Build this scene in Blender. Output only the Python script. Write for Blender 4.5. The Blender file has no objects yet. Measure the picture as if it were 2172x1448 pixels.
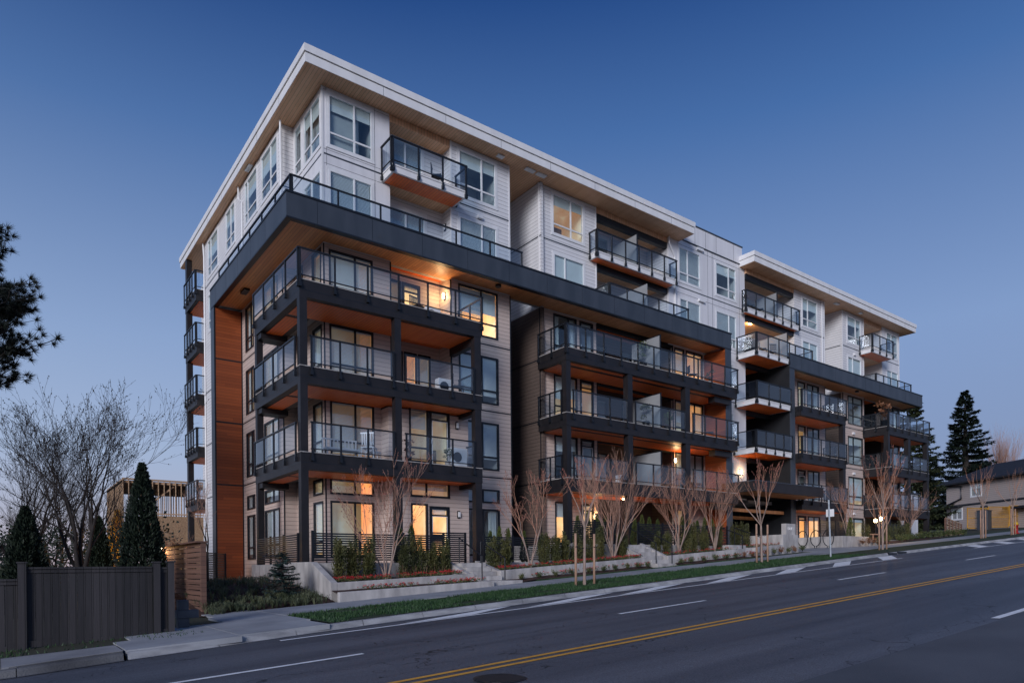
import bpy, math, random
from math import sin, cos, pi, radians
from mathutils import Vector, Matrix

# ------------------------------------------------------------------ camera, sky, sun
sc = bpy.context.scene
col = sc.collection
CAM = Vector((-8.6313, -23.8839, -0.2451))
YAW, ROLL, FPX, CYP = 0.926451, -0.009698, 1451.94, 1201.64
cd = bpy.data.cameras.new('camera'); cam = bpy.data.objects.new('camera', cd); col.objects.link(cam)
_f = Vector((cos(YAW), sin(YAW), 0)); _r0 = Vector((sin(YAW), -cos(YAW), 0)); _u0 = Vector((0, 0, 1))
_r = _r0*cos(ROLL) + _u0*sin(ROLL); _u = -_r0*sin(ROLL) + _u0*cos(ROLL)
m = Matrix((_r, _u, -_f)).transposed().to_4x4(); m.translation = CAM
cam.matrix_world = m
cd.sensor_width = 36; cd.lens = FPX/2172*36; cd.shift_y = (CYP-724)/2172; cd.clip_start = .1; cd.clip_end = 3000
sc.camera = cam
SUN_EL, SUN_AZ = radians(18.0), radians(215)      # direction of the after-glow: elevation, and azimuth counter clockwise from +X
EXPO = 1.0
w = bpy.data.worlds.new('World'); sc.world = w; w.use_nodes = True
nt = w.node_tree; bg = nt.nodes['Background']; wout = nt.nodes['World Output']
sky = nt.nodes.new('ShaderNodeTexSky'); sky.sky_type = 'NISHITA'; sky.sun_disc = False
sky.sun_elevation = radians(2.5); sky.sun_rotation = radians(90-math.degrees(SUN_AZ)); sky.altitude = 200
sky.air_density = 1.0; sky.dust_density = 1.0; sky.ozone_density = 5.0
nt.links.new(sky.outputs[0], bg.inputs[0]); bg.inputs[1].default_value = 0.02
# the blue-hour gradient from zenith to horizon, added to the sky model (depends on height above the horizon only)
wtc = nt.nodes.new('ShaderNodeTexCoord'); wsp = nt.nodes.new('ShaderNodeSeparateXYZ'); nt.links.new(wtc.outputs['Generated'], wsp.inputs[0])
def s2l(c): return tuple((v/255/12.92 if v/255 <= .04045 else ((v/255+.055)/1.055)**2.4) for v in c)
def ramp(stops):
    n_ = nt.nodes.new('ShaderNodeValToRGB'); nt.links.new(wsp.outputs[2], n_.inputs[0]); el_ = n_.color_ramp.elements
    while len(el_) < len(stops): el_.new(.5)
    for e_, (p_, c_) in zip(el_, stops): e_.position = p_; e_.color = (*s2l(c_), 1)
    return n_
wl = ramp([(0.0, (184, 168, 178)), (.07, (172, 174, 194)), (.15, (162, 177, 204)), (.29, (138, 160, 196)), (.51, (78, 110, 160)), (.645, (30, 62, 118)), (1, (16, 42, 92))])
wr = ramp([(0.0, (136, 138, 164)), (.07, (132, 142, 174)), (.15, (132, 147, 180)), (.29, (128, 151, 190)), (.53, (68, 104, 158)), (.645, (36, 70, 128)), (1, (16, 42, 92))])
wdt = nt.nodes.new('ShaderNodeVectorMath'); wdt.operation = 'DOT_PRODUCT'; wdt.inputs[1].default_value = (cos(radians(140)), sin(radians(140)), 0); nt.links.new(wtc.outputs['Generated'], wdt.inputs[0])
wmr = nt.nodes.new('ShaderNodeMapRange'); wmr.inputs[1].default_value = -.45; wmr.inputs[2].default_value = .6; nt.links.new(wdt.outputs['Value'], wmr.inputs[0])
wmx = nt.nodes.new('ShaderNodeMixRGB'); nt.links.new(wmr.outputs[0], wmx.inputs[0]); nt.links.new(wr.outputs[0], wmx.inputs[1]); nt.links.new(wl.outputs[0], wmx.inputs[2])
bg2 = nt.nodes.new('ShaderNodeBackground'); nt.links.new(wmx.outputs[0], bg2.inputs[0]); bg2.inputs[1].default_value = 1/2**EXPO
wad = nt.nodes.new('ShaderNodeAddShader'); nt.links.new(bg.outputs[0], wad.inputs[0]); nt.links.new(bg2.outputs[0], wad.inputs[1]); nt.links.new(wad.outputs[0], wout.inputs[0])
sl = bpy.data.lights.new('sun', 'SUN'); so = bpy.data.objects.new('sun', sl); col.objects.link(so)
sl.energy = 1.15; sl.angle = radians(20); sl.color = (.96, .95, 1)
sd = Vector((cos(SUN_AZ)*cos(SUN_EL), sin(SUN_AZ)*cos(SUN_EL), sin(SUN_EL)))
so.rotation_euler = sd.to_track_quat('Z', 'Y').to_euler()
sc.view_settings.view_transform = 'Standard'; sc.view_settings.look = 'None'; sc.view_settings.gamma = 1
sc.view_settings.exposure = EXPO
sc.render.engine = 'CYCLES'; sc.cycles.max_bounces = 8; sc.cycles.transparent_max_bounces = 16

def at(px, py, D):                                # a point of the place D metres ahead
    return CAM + (_f + _r*((px-1086)/FPX) - _u*((py-CYP)/FPX))*D

# ------------------------------------------------------------------ materials
MATS = {}
def nn(t, kind, **k):
    n = t.nodes.new(kind)
    for a, v in k.items(): setattr(n, a, v)
    return n
def base(name, color, rough=.7, metal=0, spec=.5):
    mt = bpy.data.materials.new(name); mt.use_nodes = True
    p = mt.node_tree.nodes['Principled BSDF']
    p.inputs['Base Color'].default_value = (*color, 1); p.inputs['Roughness'].default_value = rough
    p.inputs['Metallic'].default_value = metal; p.inputs['Specular IOR Level'].default_value = spec
    MATS[name] = mt
    return mt, mt.node_tree, p
def mottle(name, c1, c2, scale=3, rough=.8, bump=.1, bscale=40, stretch=(1, 1, 1), detail=6, spec=.4, contrast=(.35, .65)):
    mt, t, p = base(name, c1, rough, 0, spec)
    tc = nn(t, 'ShaderNodeTexCoord'); mp = nn(t, 'ShaderNodeMapping'); mp.inputs['Scale'].default_value = stretch
    ns = nn(t, 'ShaderNodeTexNoise'); ns.inputs['Scale'].default_value = scale; ns.inputs['Detail'].default_value = detail
    cr = nn(t, 'ShaderNodeValToRGB'); cr.color_ramp.elements[0].color = (*c1, 1); cr.color_ramp.elements[1].color = (*c2, 1)
    cr.color_ramp.elements[0].position, cr.color_ramp.elements[1].position = contrast
    t.links.new(tc.outputs['Object'], mp.inputs[0]); t.links.new(mp.outputs[0], ns.inputs[0])
    t.links.new(ns.outputs[0], cr.inputs[0]); t.links.new(cr.outputs[0], p.inputs['Base Color'])
    n2 = nn(t, 'ShaderNodeTexNoise'); n2.inputs['Scale'].default_value = bscale; n2.inputs['Detail'].default_value = 4
    t.links.new(mp.outputs[0], n2.inputs[0])
    b = nn(t, 'ShaderNodeBump'); b.inputs['Strength'].default_value = bump; b.inputs['Distance'].default_value = .02
    t.links.new(n2.outputs[0], b.inputs['Height']); t.links.new(b.outputs[0], p.inputs['Normal'])
    return mt
def siding(name, color, pitch=.18, rough=.6, depth=1.0, panel=None):
    """lap siding: saw-tooth relief down the wall"""
    mt, t, p = base(name, color, rough, 0, .35)
    tc = nn(t, 'ShaderNodeTexCoord'); sx = nn(t, 'ShaderNodeSeparateXYZ'); t.links.new(tc.outputs['Object'], sx.inputs[0])
    d = nn(t, 'ShaderNodeMath', operation='DIVIDE'); d.inputs[1].default_value = pitch; t.links.new(sx.outputs[2], d.inputs[0])
    fr = nn(t, 'ShaderNodeMath', operation='FRACT'); t.links.new(d.outputs[0], fr.inputs[0])
    # dark line painted at each board's foot: the shade under the lap
    lt = nn(t, 'ShaderNodeMath', operation='LESS_THAN'); lt.inputs[1].default_value = .085; t.links.new(fr.outputs[0], lt.inputs[0])
    mx = nn(t, 'ShaderNodeMixRGB'); mx.inputs[1].default_value = (*color, 1); mx.inputs[2].default_value = (*[c*.42 for c in color], 1)
    t.links.new(lt.outputs[0], mx.inputs[0])
    ns = nn(t, 'ShaderNodeTexNoise'); ns.inputs['Scale'].default_value = 1.3; ns.inputs['Detail'].default_value = 5
    t.links.new(tc.outputs['Object'], ns.inputs[0])
    mm = nn(t, 'ShaderNodeMapRange'); mm.inputs[3].default_value = .9; mm.inputs[4].default_value = 1.06; t.links.new(ns.outputs[0], mm.inputs[0])
    m2 = nn(t, 'ShaderNodeMixRGB', blend_type='MULTIPLY'); m2.inputs[0].default_value = 1
    t.links.new(mx.outputs[0], m2.inputs[1]); t.links.new(mm.outputs[0], m2.inputs[2]); t.links.new(m2.outputs[0], p.inputs['Base Color'])
    b = nn(t, 'ShaderNodeBump', invert=True); b.inputs['Strength'].default_value = depth; b.inputs['Distance'].default_value = .012
    t.links.new(fr.outputs[0], b.inputs['Height']); t.links.new(b.outputs[0], p.inputs['Normal'])
    return mt
def planks(name, c1, c2, axis=0, pitch=.14, rough=.45, grain=(1, 12, 12), joint=.06, spec=.5, run=2.4):
    """boards; axis = the coordinate across the boards"""
    mt, t, p = base(name, c1, rough, 0, spec)
    tc = nn(t, 'ShaderNodeTexCoord'); sx = nn(t, 'ShaderNodeSeparateXYZ'); t.links.new(tc.outputs['Object'], sx.inputs[0])
    d = nn(t, 'ShaderNodeMath', operation='DIVIDE'); d.inputs[1].default_value = pitch; t.links.new(sx.outputs[axis], d.inputs[0])
    fl = nn(t, 'ShaderNodeMath', operation='FLOOR'); fr = nn(t, 'ShaderNodeMath', operation='FRACT')
    t.links.new(d.outputs[0], fl.inputs[0]); t.links.new(d.outputs[0], fr.inputs[0])
    la = {0: 1, 1: 0, 2: 0}[axis]
    m1 = nn(t, 'ShaderNodeMath', operation='MULTIPLY'); m1.inputs[1].default_value = .377; t.links.new(fl.outputs[0], m1.inputs[0])
    dd = nn(t, 'ShaderNodeMath', operation='DIVIDE'); dd.inputs[1].default_value = run; t.links.new(sx.outputs[la], dd.inputs[0])
    ad = nn(t, 'ShaderNodeMath', operation='ADD'); t.links.new(dd.outputs[0], ad.inputs[0]); t.links.new(m1.outputs[0], ad.inputs[1])
    f2 = nn(t, 'ShaderNodeMath', operation='FLOOR'); t.links.new(ad.outputs[0], f2.inputs[0])
    cb = nn(t, 'ShaderNodeCombineXYZ'); t.links.new(fl.outputs[0], cb.inputs[0]); t.links.new(f2.outputs[0], cb.inputs[1])
    wn = nn(t, 'ShaderNodeTexWhiteNoise'); t.links.new(cb.outputs[0], wn.inputs[0])
    mp = nn(t, 'ShaderNodeMapping'); sca = [2, 2, 2]; sca[axis] = 45; mp.inputs['Scale'].default_value = sca
    t.links.new(tc.outputs['Object'], mp.inputs[0])
    ns = nn(t, 'ShaderNodeTexNoise'); ns.inputs['Scale'].default_value = 1; ns.inputs['Detail'].default_value = 5; t.links.new(mp.outputs[0], ns.inputs[0])
    av = nn(t, 'ShaderNodeMath', operation='ADD'); t.links.new(wn.outputs[0], av.inputs[0]); t.links.new(ns.outputs[0], av.inputs[1])
    hv = nn(t, 'ShaderNodeMath', operation='MULTIPLY'); hv.inputs[1].default_value = .5; t.links.new(av.outputs[0], hv.inputs[0])
    mx = nn(t, 'ShaderNodeMixRGB'); mx.inputs[1].default_value = (*c1, 1); mx.inputs[2].default_value = (*c2, 1); t.links.new(hv.outputs[0], mx.inputs[0])
    lt = nn(t, 'ShaderNodeMath', operation='LESS_THAN'); lt.inputs[1].default_value = joint; t.links.new(fr.outputs[0], lt.inputs[0])
    m3 = nn(t, 'ShaderNodeMixRGB'); m3.inputs[2].default_value = (*[c*.15 for c in c1], 1)
    t.links.new(lt.outputs[0], m3.inputs[0]); t.links.new(mx.outputs[0], m3.inputs[1]); t.links.new(m3.outputs[0], p.inputs['Base Color'])
    b = nn(t, 'ShaderNodeBump'); b.inputs['Strength'].default_value = .3; b.inputs['Distance'].default_value = .01
    t.links.new(ns.outputs[0], b.inputs['Height']); t.links.new(b.outputs[0], p.inputs['Normal'])
    return mt
def glass(name, tint, ior=1.6, rough=.0, blend=None):
    mt = bpy.data.materials.new(name); mt.use_nodes = True; t = mt.node_tree; t.nodes.remove(t.nodes['Principled BSDF'])
    out = t.nodes['Material Output']
    tr = nn(t, 'ShaderNodeBsdfTransparent'); tr.inputs[0].default_value = (*tint, 1)
    gl = nn(t, 'ShaderNodeBsdfGlossy'); gl.inputs['Roughness'].default_value = rough; gl.inputs[0].default_value = (.95, .97, 1, 1)
    f0 = ((ior-1)/(ior+1))**2*2                     # both faces of the sheet
    lw = nn(t, 'ShaderNodeLayerWeight'); lw.inputs[0].default_value = .5; pw5 = nn(t, 'ShaderNodeMath', operation='POWER'); pw5.inputs[1].default_value = 5; t.links.new(lw.outputs['Facing'], pw5.inputs[0])
    fr = nn(t, 'ShaderNodeMath', operation='MULTIPLY_ADD'); fr.inputs[1].default_value = 1-f0; fr.inputs[2].default_value = f0; t.links.new(pw5.outputs[0], fr.inputs[0])
    mx = nn(t, 'ShaderNodeMixShader'); t.links.new(fr.outputs[0], mx.inputs[0]); t.links.new(tr.outputs[0], mx.inputs[1]); t.links.new(gl.outputs[0], mx.inputs[2])
    t.links.new(mx.outputs[0], out.inputs[0]); MATS[name] = mt
    # faint unevenness of float glass
    ns = nn(t, 'ShaderNodeTexNoise'); ns.inputs['Scale'].default_value = 1.2; tc = nn(t, 'ShaderNodeTexCoord'); t.links.new(tc.outputs['Object'], ns.inputs[0])
    b = nn(t, 'ShaderNodeBump'); b.inputs['Strength'].default_value = .12; b.inputs['Distance'].default_value = .03
    t.links.new(ns.outputs[0], b.inputs['Height']); t.links.new(b.outputs[0], gl.inputs['Normal'])
    return mt
def emit(name, color, strength):
    mt, t, p = base(name, color)
    p.inputs['Emission Color'].default_value = (*color, 1); p.inputs['Emission Strength'].default_value = strength
    return mt

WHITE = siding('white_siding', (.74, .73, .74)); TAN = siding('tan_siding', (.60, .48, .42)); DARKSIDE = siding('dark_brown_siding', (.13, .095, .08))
WPANEL = mottle('white_panel', (.70, .69, .71), (.78, .77, .79), 1.1, .55, .03, 20, (2.2, 2.2, .35))
FASCIA = mottle('white_fascia', (.75, .74, .74), (.83, .82, .82), 1.6, .5, .03, 20, (1.2, 1.2, .3))
GREY = mottle('grey_panel', (.038, .047, .062), (.056, .066, .084), 1.0, .45, .05, 25, (1.5, 1.5, .4))
BLACK = mottle('black_metal', (.008, .010, .014), (.012, .014, .020), 5, .42, .02, 30, spec=.4)
DBROWN = mottle('dark_brown_board', (.013, .012, .014), (.021, .018, .020), 2, .5, .05, 30)
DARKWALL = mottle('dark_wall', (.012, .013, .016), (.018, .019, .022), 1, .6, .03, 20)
WFRAME = mottle('white_vinyl', (.75, .75, .76), (.8, .8, .81), 4, .4, .01, 30)
CEDAR = planks('cedar_soffit', (.50, .18, .065), (.76, .34, .13), 0, .13)
ROOFSOF = planks('roof_soffit_wood', (.66, .35, .18), (.88, .54, .32), 0, .14)
REDSOF = planks('red_cedar_soffit', (.80, .12, .018), (.95, .22, .04), 0, .13)  # cedar saturated to orange, standing in for lamp light from below
WOODP = planks('wood_wall_panel', (.17, .034, .008), (.36, .085, .02), 2, .15, .5)
CONC = mottle('concrete', (.33, .31, .30), (.52, .49, .47), 1.6, .85, .3, 30, (2, 2, .7))
PAVE = mottle('pavement_concrete', (.24, .25, .27), (.34, .35, .37), .9, .9, .25, 60)
KERBM = mottle('kerb_concrete', (.22, .22, .23), (.40, .40, .41), 1.6, .9, .5, 35, (1, 4, 4))
OLDK = mottle('old_pavement', (.065, .065, .07), (.14, .14, .145), 1.1, .9, .5, 40)
OLDK2 = mottle('pavement_patch', (.20, .20, .21), (.30, .30, .31), 1.1, .9, .4, 40)
SOIL = mottle('bark_mulch', (.035, .016, .012), (.07, .034, .026), 7, .95, 1, 30)
LAWN = mottle('lawn_soil', (.030, .036, .016), (.016, .045, .014), 3, .95, .8, 30)
GROUNDM = mottle('ground_soil', (.02, .028, .014), (.045, .045, .028), .35, .95, .6, 6)
REDWOOD = planks('stained_fence_wood', (.11, .055, .04), (.19, .10, .07), 2, .12, .75)
OLDWOOD = planks('weathered_fence_wood', (.002, .003, .005), (.060, .054, .058), 0, .135, .85)
TIMBER = planks('new_timber', (.42, .26, .15), (.6, .40, .25), 2, .3, .8)
OSB = mottle('osb_board', (.30, .18, .10), (.46, .30, .18), 9, .85, .2, 40)
STAKE = mottle('peeled_stake_wood', (.32, .19, .13), (.46, .29, .20), 6, .8, .2, 30, (4, 4, .6))
BARKM = mottle('pale_maple_bark', (.24, .17, .14), (.38, .28, .23), 6, .85, .3, 30, (3, 3, .6))
TWIG = mottle('reddish_twig', (.32, .17, .12), (.46, .27, .19), 6, .8, .2, 30)
RTWIG = mottle('orange_twig', (.36, .17, .11), (.50, .27, .18), 6, .8, .2, 30)
DARKBARK = mottle('dark_bark', (.018, .014, .013), (.035, .028, .025), 6, .9, .4, 30)
GALV = mottle('galvanised_steel', (.30, .34, .38), (.42, .46, .50), 8, .4, .05, 40, spec=.6)
SHADE = mottle('roller_blind', (.70, .69, .66), (.76, .75, .72), 2, .8, .02, 30)
BLINDM = mottle('slat_blind', (.76, .75, .74), (.82, .81, .80), 2, .6, .02, 30)
ROOM = mottle('room_wall', (.40, .40, .40), (.46, .46, .45), 2, .8, .02, 30)
GLASS = glass('window_glass', (.80, .90, .93), 1.6)
RGLASS = glass('railing_glass', (.72, .80, .86), 1.6)
FROST = mottle('frosted_glass', (.30, .31, .32), (.33, .34, .35), 2, .35, .02, 20)
def litroom(name, c1, c2, k):  # room walls glow by themselves; the lamp light is put into their colour
    mt = mottle(name, c1, c2, .45, .8, .02, 20, contrast=(.42, .58)); t = mt.node_tree; p = t.nodes['Principled BSDF']
    src = p.inputs['Base Color'].links[0].from_socket; t.links.new(src, p.inputs['Emission Color']); p.inputs['Emission Strength'].default_value = k; return mt
ROOMLIT = litroom('lit_room_wall', (.95, .52, .20), (1.0, .82, .52), .26); ROOMDIM = litroom('dimly_lit_room_wall', (.8, .50, .24), (.9, .80, .60), .085)
FURN = mottle('room_furniture', (.10, .07, .05), (.25, .18, .12), 1, .6, .05, 20)
LAMPM = emit('lamp_glow', (1, .72, .38), 14)
LAMPW = emit('white_lamp_glow', (1, .85, .62), 9)
def leafm(name, c1, c2, scale=1.5, rough=.6):
    mt = mottle(name, c1, c2, scale, rough, .0, 10)
    return mt
YEW = leafm('yew_green', (.035, .045, .014), (.10, .095, .028)); CEDL = leafm('cedar_hedge_green', (.05, .075, .018), (.11, .13, .03))
DCON = leafm('dark_conifer', (.008, .016, .010), (.02, .032, .018)); FIRG = leafm('fir_green', (.03, .045, .02), (.075, .085, .035))
PINE = leafm('pine_needles', (.006, .012, .010), (.014, .022, .016)); BLUESP = leafm('spruce_blue_green', (.02, .04, .035), (.045, .075, .065))
GRASSM = leafm('grass_green', (.014, .045, .014), (.030, .075, .020), 4); LEAFM = leafm('shrub_leaf', (.05, .075, .022), (.12, .13, .045))
REDF = leafm('red_petal', (.42, .012, .02), (.55, .03, .04), 5); RUST = leafm('rust_leaf', (.16, .06, .03), (.28, .13, .06), 3)
GOLD = leafm('golden_leaf', (.28, .15, .02), (.45, .26, .04), 3); BUD = leafm('red_bud', (.22, .08, .07), (.34, .14, .11), 3)
SEDGE = leafm('sedge_leaf', (.03, .045, .02), (.14, .15, .08), 3)

# ------------------------------------------------------------------ mesh helpers
class MB:
    def __init__(s): s.v = []; s.f = []; s.mi = []; s.cur = 0
    def quad(s, a, b, c, d):
        i = len(s.v); s.v += [tuple(a), tuple(b), tuple(c), tuple(d)]; s.f.append((i, i+1, i+2, i+3)); s.mi.append(s.cur)
    def tri(s, a, b, c):
        i = len(s.v); s.v += [tuple(a), tuple(b), tuple(c)]; s.f.append((i, i+1, i+2)); s.mi.append(s.cur)
    def hexa(s, P):
        i = len(s.v); s.v += [tuple(p) for p in P]
        for q in ((0, 3, 2, 1), (4, 5, 6, 7), (0, 1, 5, 4), (1, 2, 6, 5), (2, 3, 7, 6), (3, 0, 4, 7)):
            s.f.append(tuple(i+k for k in q)); s.mi.append(s.cur)
    def box(s, x0, y0, z0, x1, y1, z1):
        if x0 > x1: x0, x1 = x1, x0
        if y0 > y1: y0, y1 = y1, y0
        if z0 > z1: z0, z1 = z1, z0
        s.hexa([(x0, y0, z0), (x1, y0, z0), (x1, y1, z0), (x0, y1, z0), (x0, y0, z1), (x1, y0, z1), (x1, y1, z1), (x0, y1, z1)])
    def beam(s, a, b, w, h, up=Vector((0, 0, 1))):
        a = Vector(a); b = Vector(b); d = (b-a).normalized(); sx = d.cross(up)
        if sx.length < 1e-4: sx = Vector((1, 0, 0))
        sx = sx.normalized()*w/2; uy = sx.cross(d).normalized()*h/2
        s.hexa([a-sx-uy, a+sx-uy, a+sx+uy, a-sx+uy, b-sx-uy, b+sx-uy, b+sx+uy, b-sx+uy])
    def prism(s, poly, z0, z1):
        n = len(poly); i = len(s.v)
        z0f = z0 if callable(z0) else (lambda x, y: z0); z1f = z1 if callable(z1) else (lambda x, y: z1)
        s.v += [(x, y, z0f(x, y)) for x, y in poly] + [(x, y, z1f(x, y)) for x, y in poly]
        s.f.append(tuple(i+k for k in reversed(range(n)))); s.mi.append(s.cur)
        s.f.append(tuple(i+n+k for k in range(n))); s.mi.append(s.cur)
        for k in range(n):
            s.f.append((i+k, i+(k+1) % n, i+n+(k+1) % n, i+n+k)); s.mi.append(s.cur)
    def tube(s, pts, rad, n=6, cap=True):
        pts = [Vector(p) for p in pts]
        if not isinstance(rad, (list, tuple)): rad = [rad]*len(pts)
        i0 = len(s.v); ref = Vector((.31, .17, .93)).normalized()
        for k, p in enumerate(pts):
            d = (pts[min(k+1, len(pts)-1)]-pts[max(k-1, 0)])
            d = d.normalized() if d.length > 1e-6 else Vector((0, 0, 1))
            a = d.cross(ref)
            if a.length < .05: a = d.cross(Vector((1, 0, 0)))
            a.normalize(); b = d.cross(a)
            for j in range(n):
                an = 2*pi*j/n; s.v.append(tuple(p+(a*cos(an)+b*sin(an))*rad[k]))
        for k in range(len(pts)-1):
            for j in range(n):
                a0 = i0+k*n+j; a1 = i0+k*n+(j+1) % n
                s.f.append((a0, a1, a1+n, a0+n)); s.mi.append(s.cur)
        if cap:
            s.f.append(tuple(i0+j for j in reversed(range(n)))); s.mi.append(s.cur)
            s.f.append(tuple(i0+(len(pts)-1)*n+j for j in range(n))); s.mi.append(s.cur)
    def lathe(s, c, prof, n=16):
        i0 = len(s.v)
        for r, z in prof:
            for j in range(n):
                an = 2*pi*j/n; s.v.append((c[0]+r*cos(an), c[1]+r*sin(an), c[2]+z))
        for k in range(len(prof)-1):
            for j in range(n):
                a0 = i0+k*n+j; a1 = i0+k*n+(j+1) % n; s.f.append((a0, a1, a1+n, a0+n)); s.mi.append(s.cur)
        s.f.append(tuple(i0+j for j in reversed(range(n)))); s.mi.append(s.cur)
        s.f.append(tuple(i0+(len(prof)-1)*n+j for j in range(n))); s.mi.append(s.cur)
    def build(s, name, mat, parent=None, smooth=False, bevel=0):
        me = bpy.data.meshes.new(name); me.from_pydata(s.v, [], s.f)
        for mt in (mat if isinstance(mat, (list, tuple)) else [mat]): me.materials.append(mt)
        if isinstance(mat, (list, tuple)): me.polygons.foreach_set('material_index', s.mi)
        if smooth: me.polygons.foreach_set('use_smooth', [True]*len(me.polygons))
        me.update()
        o = bpy.data.objects.new(name, me); col.objects.link(o)
        if parent is not None: adopt(o, parent)
        if bevel:
            bv = o.modifiers.new('bevel', 'BEVEL'); bv.width = bevel; bv.segments = 2; bv.limit_method = 'ANGLE'
        return o
def adopt(o, parent):
    o.parent = parent; o.matrix_parent_inverse = world_of(parent).inverted()
WLD = {}
def world_of(o): return WLD.get(o.name, Matrix.Identity(4))
def tag(o, label, cat, group=None, kind=None):
    if label: o['label'] = label
    if cat: o['category'] = cat
    if group: o['group'] = group
    if kind: o['kind'] = kind
    return o
def thing(name, loc, label, cat, group=None):
    o = bpy.data.objects.new(name, None); col.objects.link(o); o.location = loc; o.empty_display_size = .2
    WLD[o.name] = Matrix.Translation(Vector(loc)); return tag(o, label, cat, group)
def struct(o): o['kind'] = 'structure'; return o
ORD = ['first', 'second', 'third', 'fourth', 'fifth', 'sixth', 'seventh', 'eighth', 'ninth', 'tenth', 'eleventh', 'twelfth', 'thirteenth', 'fourteenth', 'fifteenth', 'sixteenth']
R = random.Random(7)

# ------------------------------------------------------------------ terrain
def RZ(x): return -1.323+.0605*max(-45, min(95, x))
def lerp(tab, x):
    if x <= tab[0][0]: return tab[0][1]
    for (a, b), (c, d) in zip(tab, tab[1:]):
        if x <= c: return b+(d-b)*(x-a)/(c-a)
    return tab[-1][1]
KT = [(-60, -11.3), (-8.5, -11.12), (-6.9, -10.8), (-3, -10.3), (3, -9.98), (10, -9.9), (23, -9.4), (45, -9.25), (95, -9.25)]
def KY(x): return lerp(KT, x)
def frange(a, b, st):
    n = max(1, int(math.ceil((b-a)/st))); return [a+(b-a)*i/n for i in range(n+1)]
g = MB()
xs = [-1500, -400, -120, -45]+frange(-40, 95, 5)+[130, 400, 1800]
ys = [-900, -200, -60, -30, -12.5, -9, -5, 0, 20, 60, 200, 700, 1800]
for a, b in zip(xs, xs[1:]):
    for c, d in zip(ys, ys[1:]):
        g.quad((a, c, RZ(a)-.06), (b, c, RZ(b)-.06), (b, d, RZ(b)-.06), (a, d, RZ(a)-.06))
struct(g.build('ground', GROUNDM))
# asphalt
mt, t, p = base('asphalt', (.05, .05, .055), .6, 0, .5)
tc = nn(t, 'ShaderNodeTexCoord')
n1 = nn(t, 'ShaderNodeTexNoise'); n1.inputs['Scale'].default_value = 1; n1.inputs['Detail'].default_value = 5
mp = nn(t, 'ShaderNodeMapping'); mp.inputs['Scale'].default_value = (.05, 1.25, 1); t.links.new(tc.outputs['Object'], mp.inputs[0]); t.links.new(mp.outputs[0], n1.inputs[0])
cr = nn(t, 'ShaderNodeValToRGB'); cr.color_ramp.elements[0].position = .35; cr.color_ramp.elements[1].position = .68
cr.color_ramp.elements[0].color = (.058, .062, .075, 1); cr.color_ramp.elements[1].color = (.120, .126, .145, 1); t.links.new(n1.outputs[0], cr.inputs[0])
n2 = nn(t, 'ShaderNodeTexNoise'); n2.inputs['Scale'].default_value = 55; n2.inputs['Detail'].default_value = 3; t.links.new(tc.outputs['Object'], n2.inputs[0])
mr = nn(t, 'ShaderNodeMapRange'); mr.inputs[1].default_value = .3; mr.inputs[2].default_value = .7; mr.inputs[3].default_value = .55; mr.inputs[4].default_value = 1.5; t.links.new(n2.outputs[0], mr.inputs[0])
mx = nn(t, 'ShaderNodeMixRGB', blend_type='MULTIPLY'); mx.inputs[0].default_value = 1; t.links.new(cr.outputs[0], mx.inputs[1]); t.links.new(mr.outputs[0], mx.inputs[2])
# tar-sealed cracks
vo = nn(t, 'ShaderNodeTexVoronoi', feature='DISTANCE_TO_EDGE'); vo.inputs['Scale'].default_value = 1
mp2 = nn(t, 'ShaderNodeMapping'); mp2.inputs['Scale'].default_value = (.16, .42, 1)
nd = nn(t, 'ShaderNodeTexNoise'); nd.inputs['Scale'].default_value = 1.5; t.links.new(tc.outputs['Object'], nd.inputs[0])
va = nn(t, 'ShaderNodeVectorMath', operation='ADD'); t.links.new(tc.outputs['Object'], va.inputs[0]); t.links.new(nd.outputs[1], va.inputs[1])
t.links.new(va.outputs[0], mp2.inputs[0]); t.links.new(mp2.outputs[0], vo.inputs[0])
lt = nn(t, 'ShaderNodeMath', operation='LESS_THAN'); lt.inputs[1].default_value = .0035; t.links.new(vo.outputs[0], lt.inputs[0])
m3 = nn(t, 'ShaderNodeMixRGB'); m3.inputs[2].default_value = (.022, .022, .025, 1); t.links.new(lt.outputs[0], m3.inputs[0]); t.links.new(mx.outputs[0], m3.inputs[1])
t.links.new(m3.outputs[0], p.inputs['Base Color'])
b = nn(t, 'ShaderNodeBump'); b.inputs['Strength'].default_value = .7; b.inputs['Distance'].default_value = .01; t.links.new(n2.outputs[0], b.inputs['Height']); t.links.new(b.outputs[0], p.inputs['Normal'])
ASPH = mt
def strip(name, mat, y0, y1, x0, x1, dz, step=2.5, parent=None, thick=0):
    """a sheet that follows the street's slope; y0, y1 numbers or functions of x"""
    f0 = y0 if callable(y0) else (lambda x: y0); f1 = y1 if callable(y1) else (lambda x: y1)
    mb = MB(); X = frange(x0, x1, step)
    for a, b in zip(X, X[1:]):
        mb.quad((a, f0(a), RZ(a)+dz), (b, f0(b), RZ(b)+dz), (b, f1(b), RZ(b)+dz), (a, f1(a), RZ(a)+dz))
    return mb.build(name, mat, parent)
struct(strip('road', ASPH, -23.6, lambda x: KY(x)-.02, -60, 140, 0, 2))
ROADN = mottle('newer_asphalt', (.07, .076, .092), (.11, .118, .138), .5, .85, .7, 60)
struct(strip('road_near_lane', ROADN, -23.59, -20.05, -60, 140, .004, 2))
PAINT = mottle('white_road_paint', (.70, .70, .71), (.86, .86, .86), 6, .7, .3, 50, contrast=(.3, .5)); YELP = mottle('yellow_road_paint', (.62, .28, .03), (.75, .37, .05), 6, .7, .3, 50, contrast=(.3, .5))
mk = MB()
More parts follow.
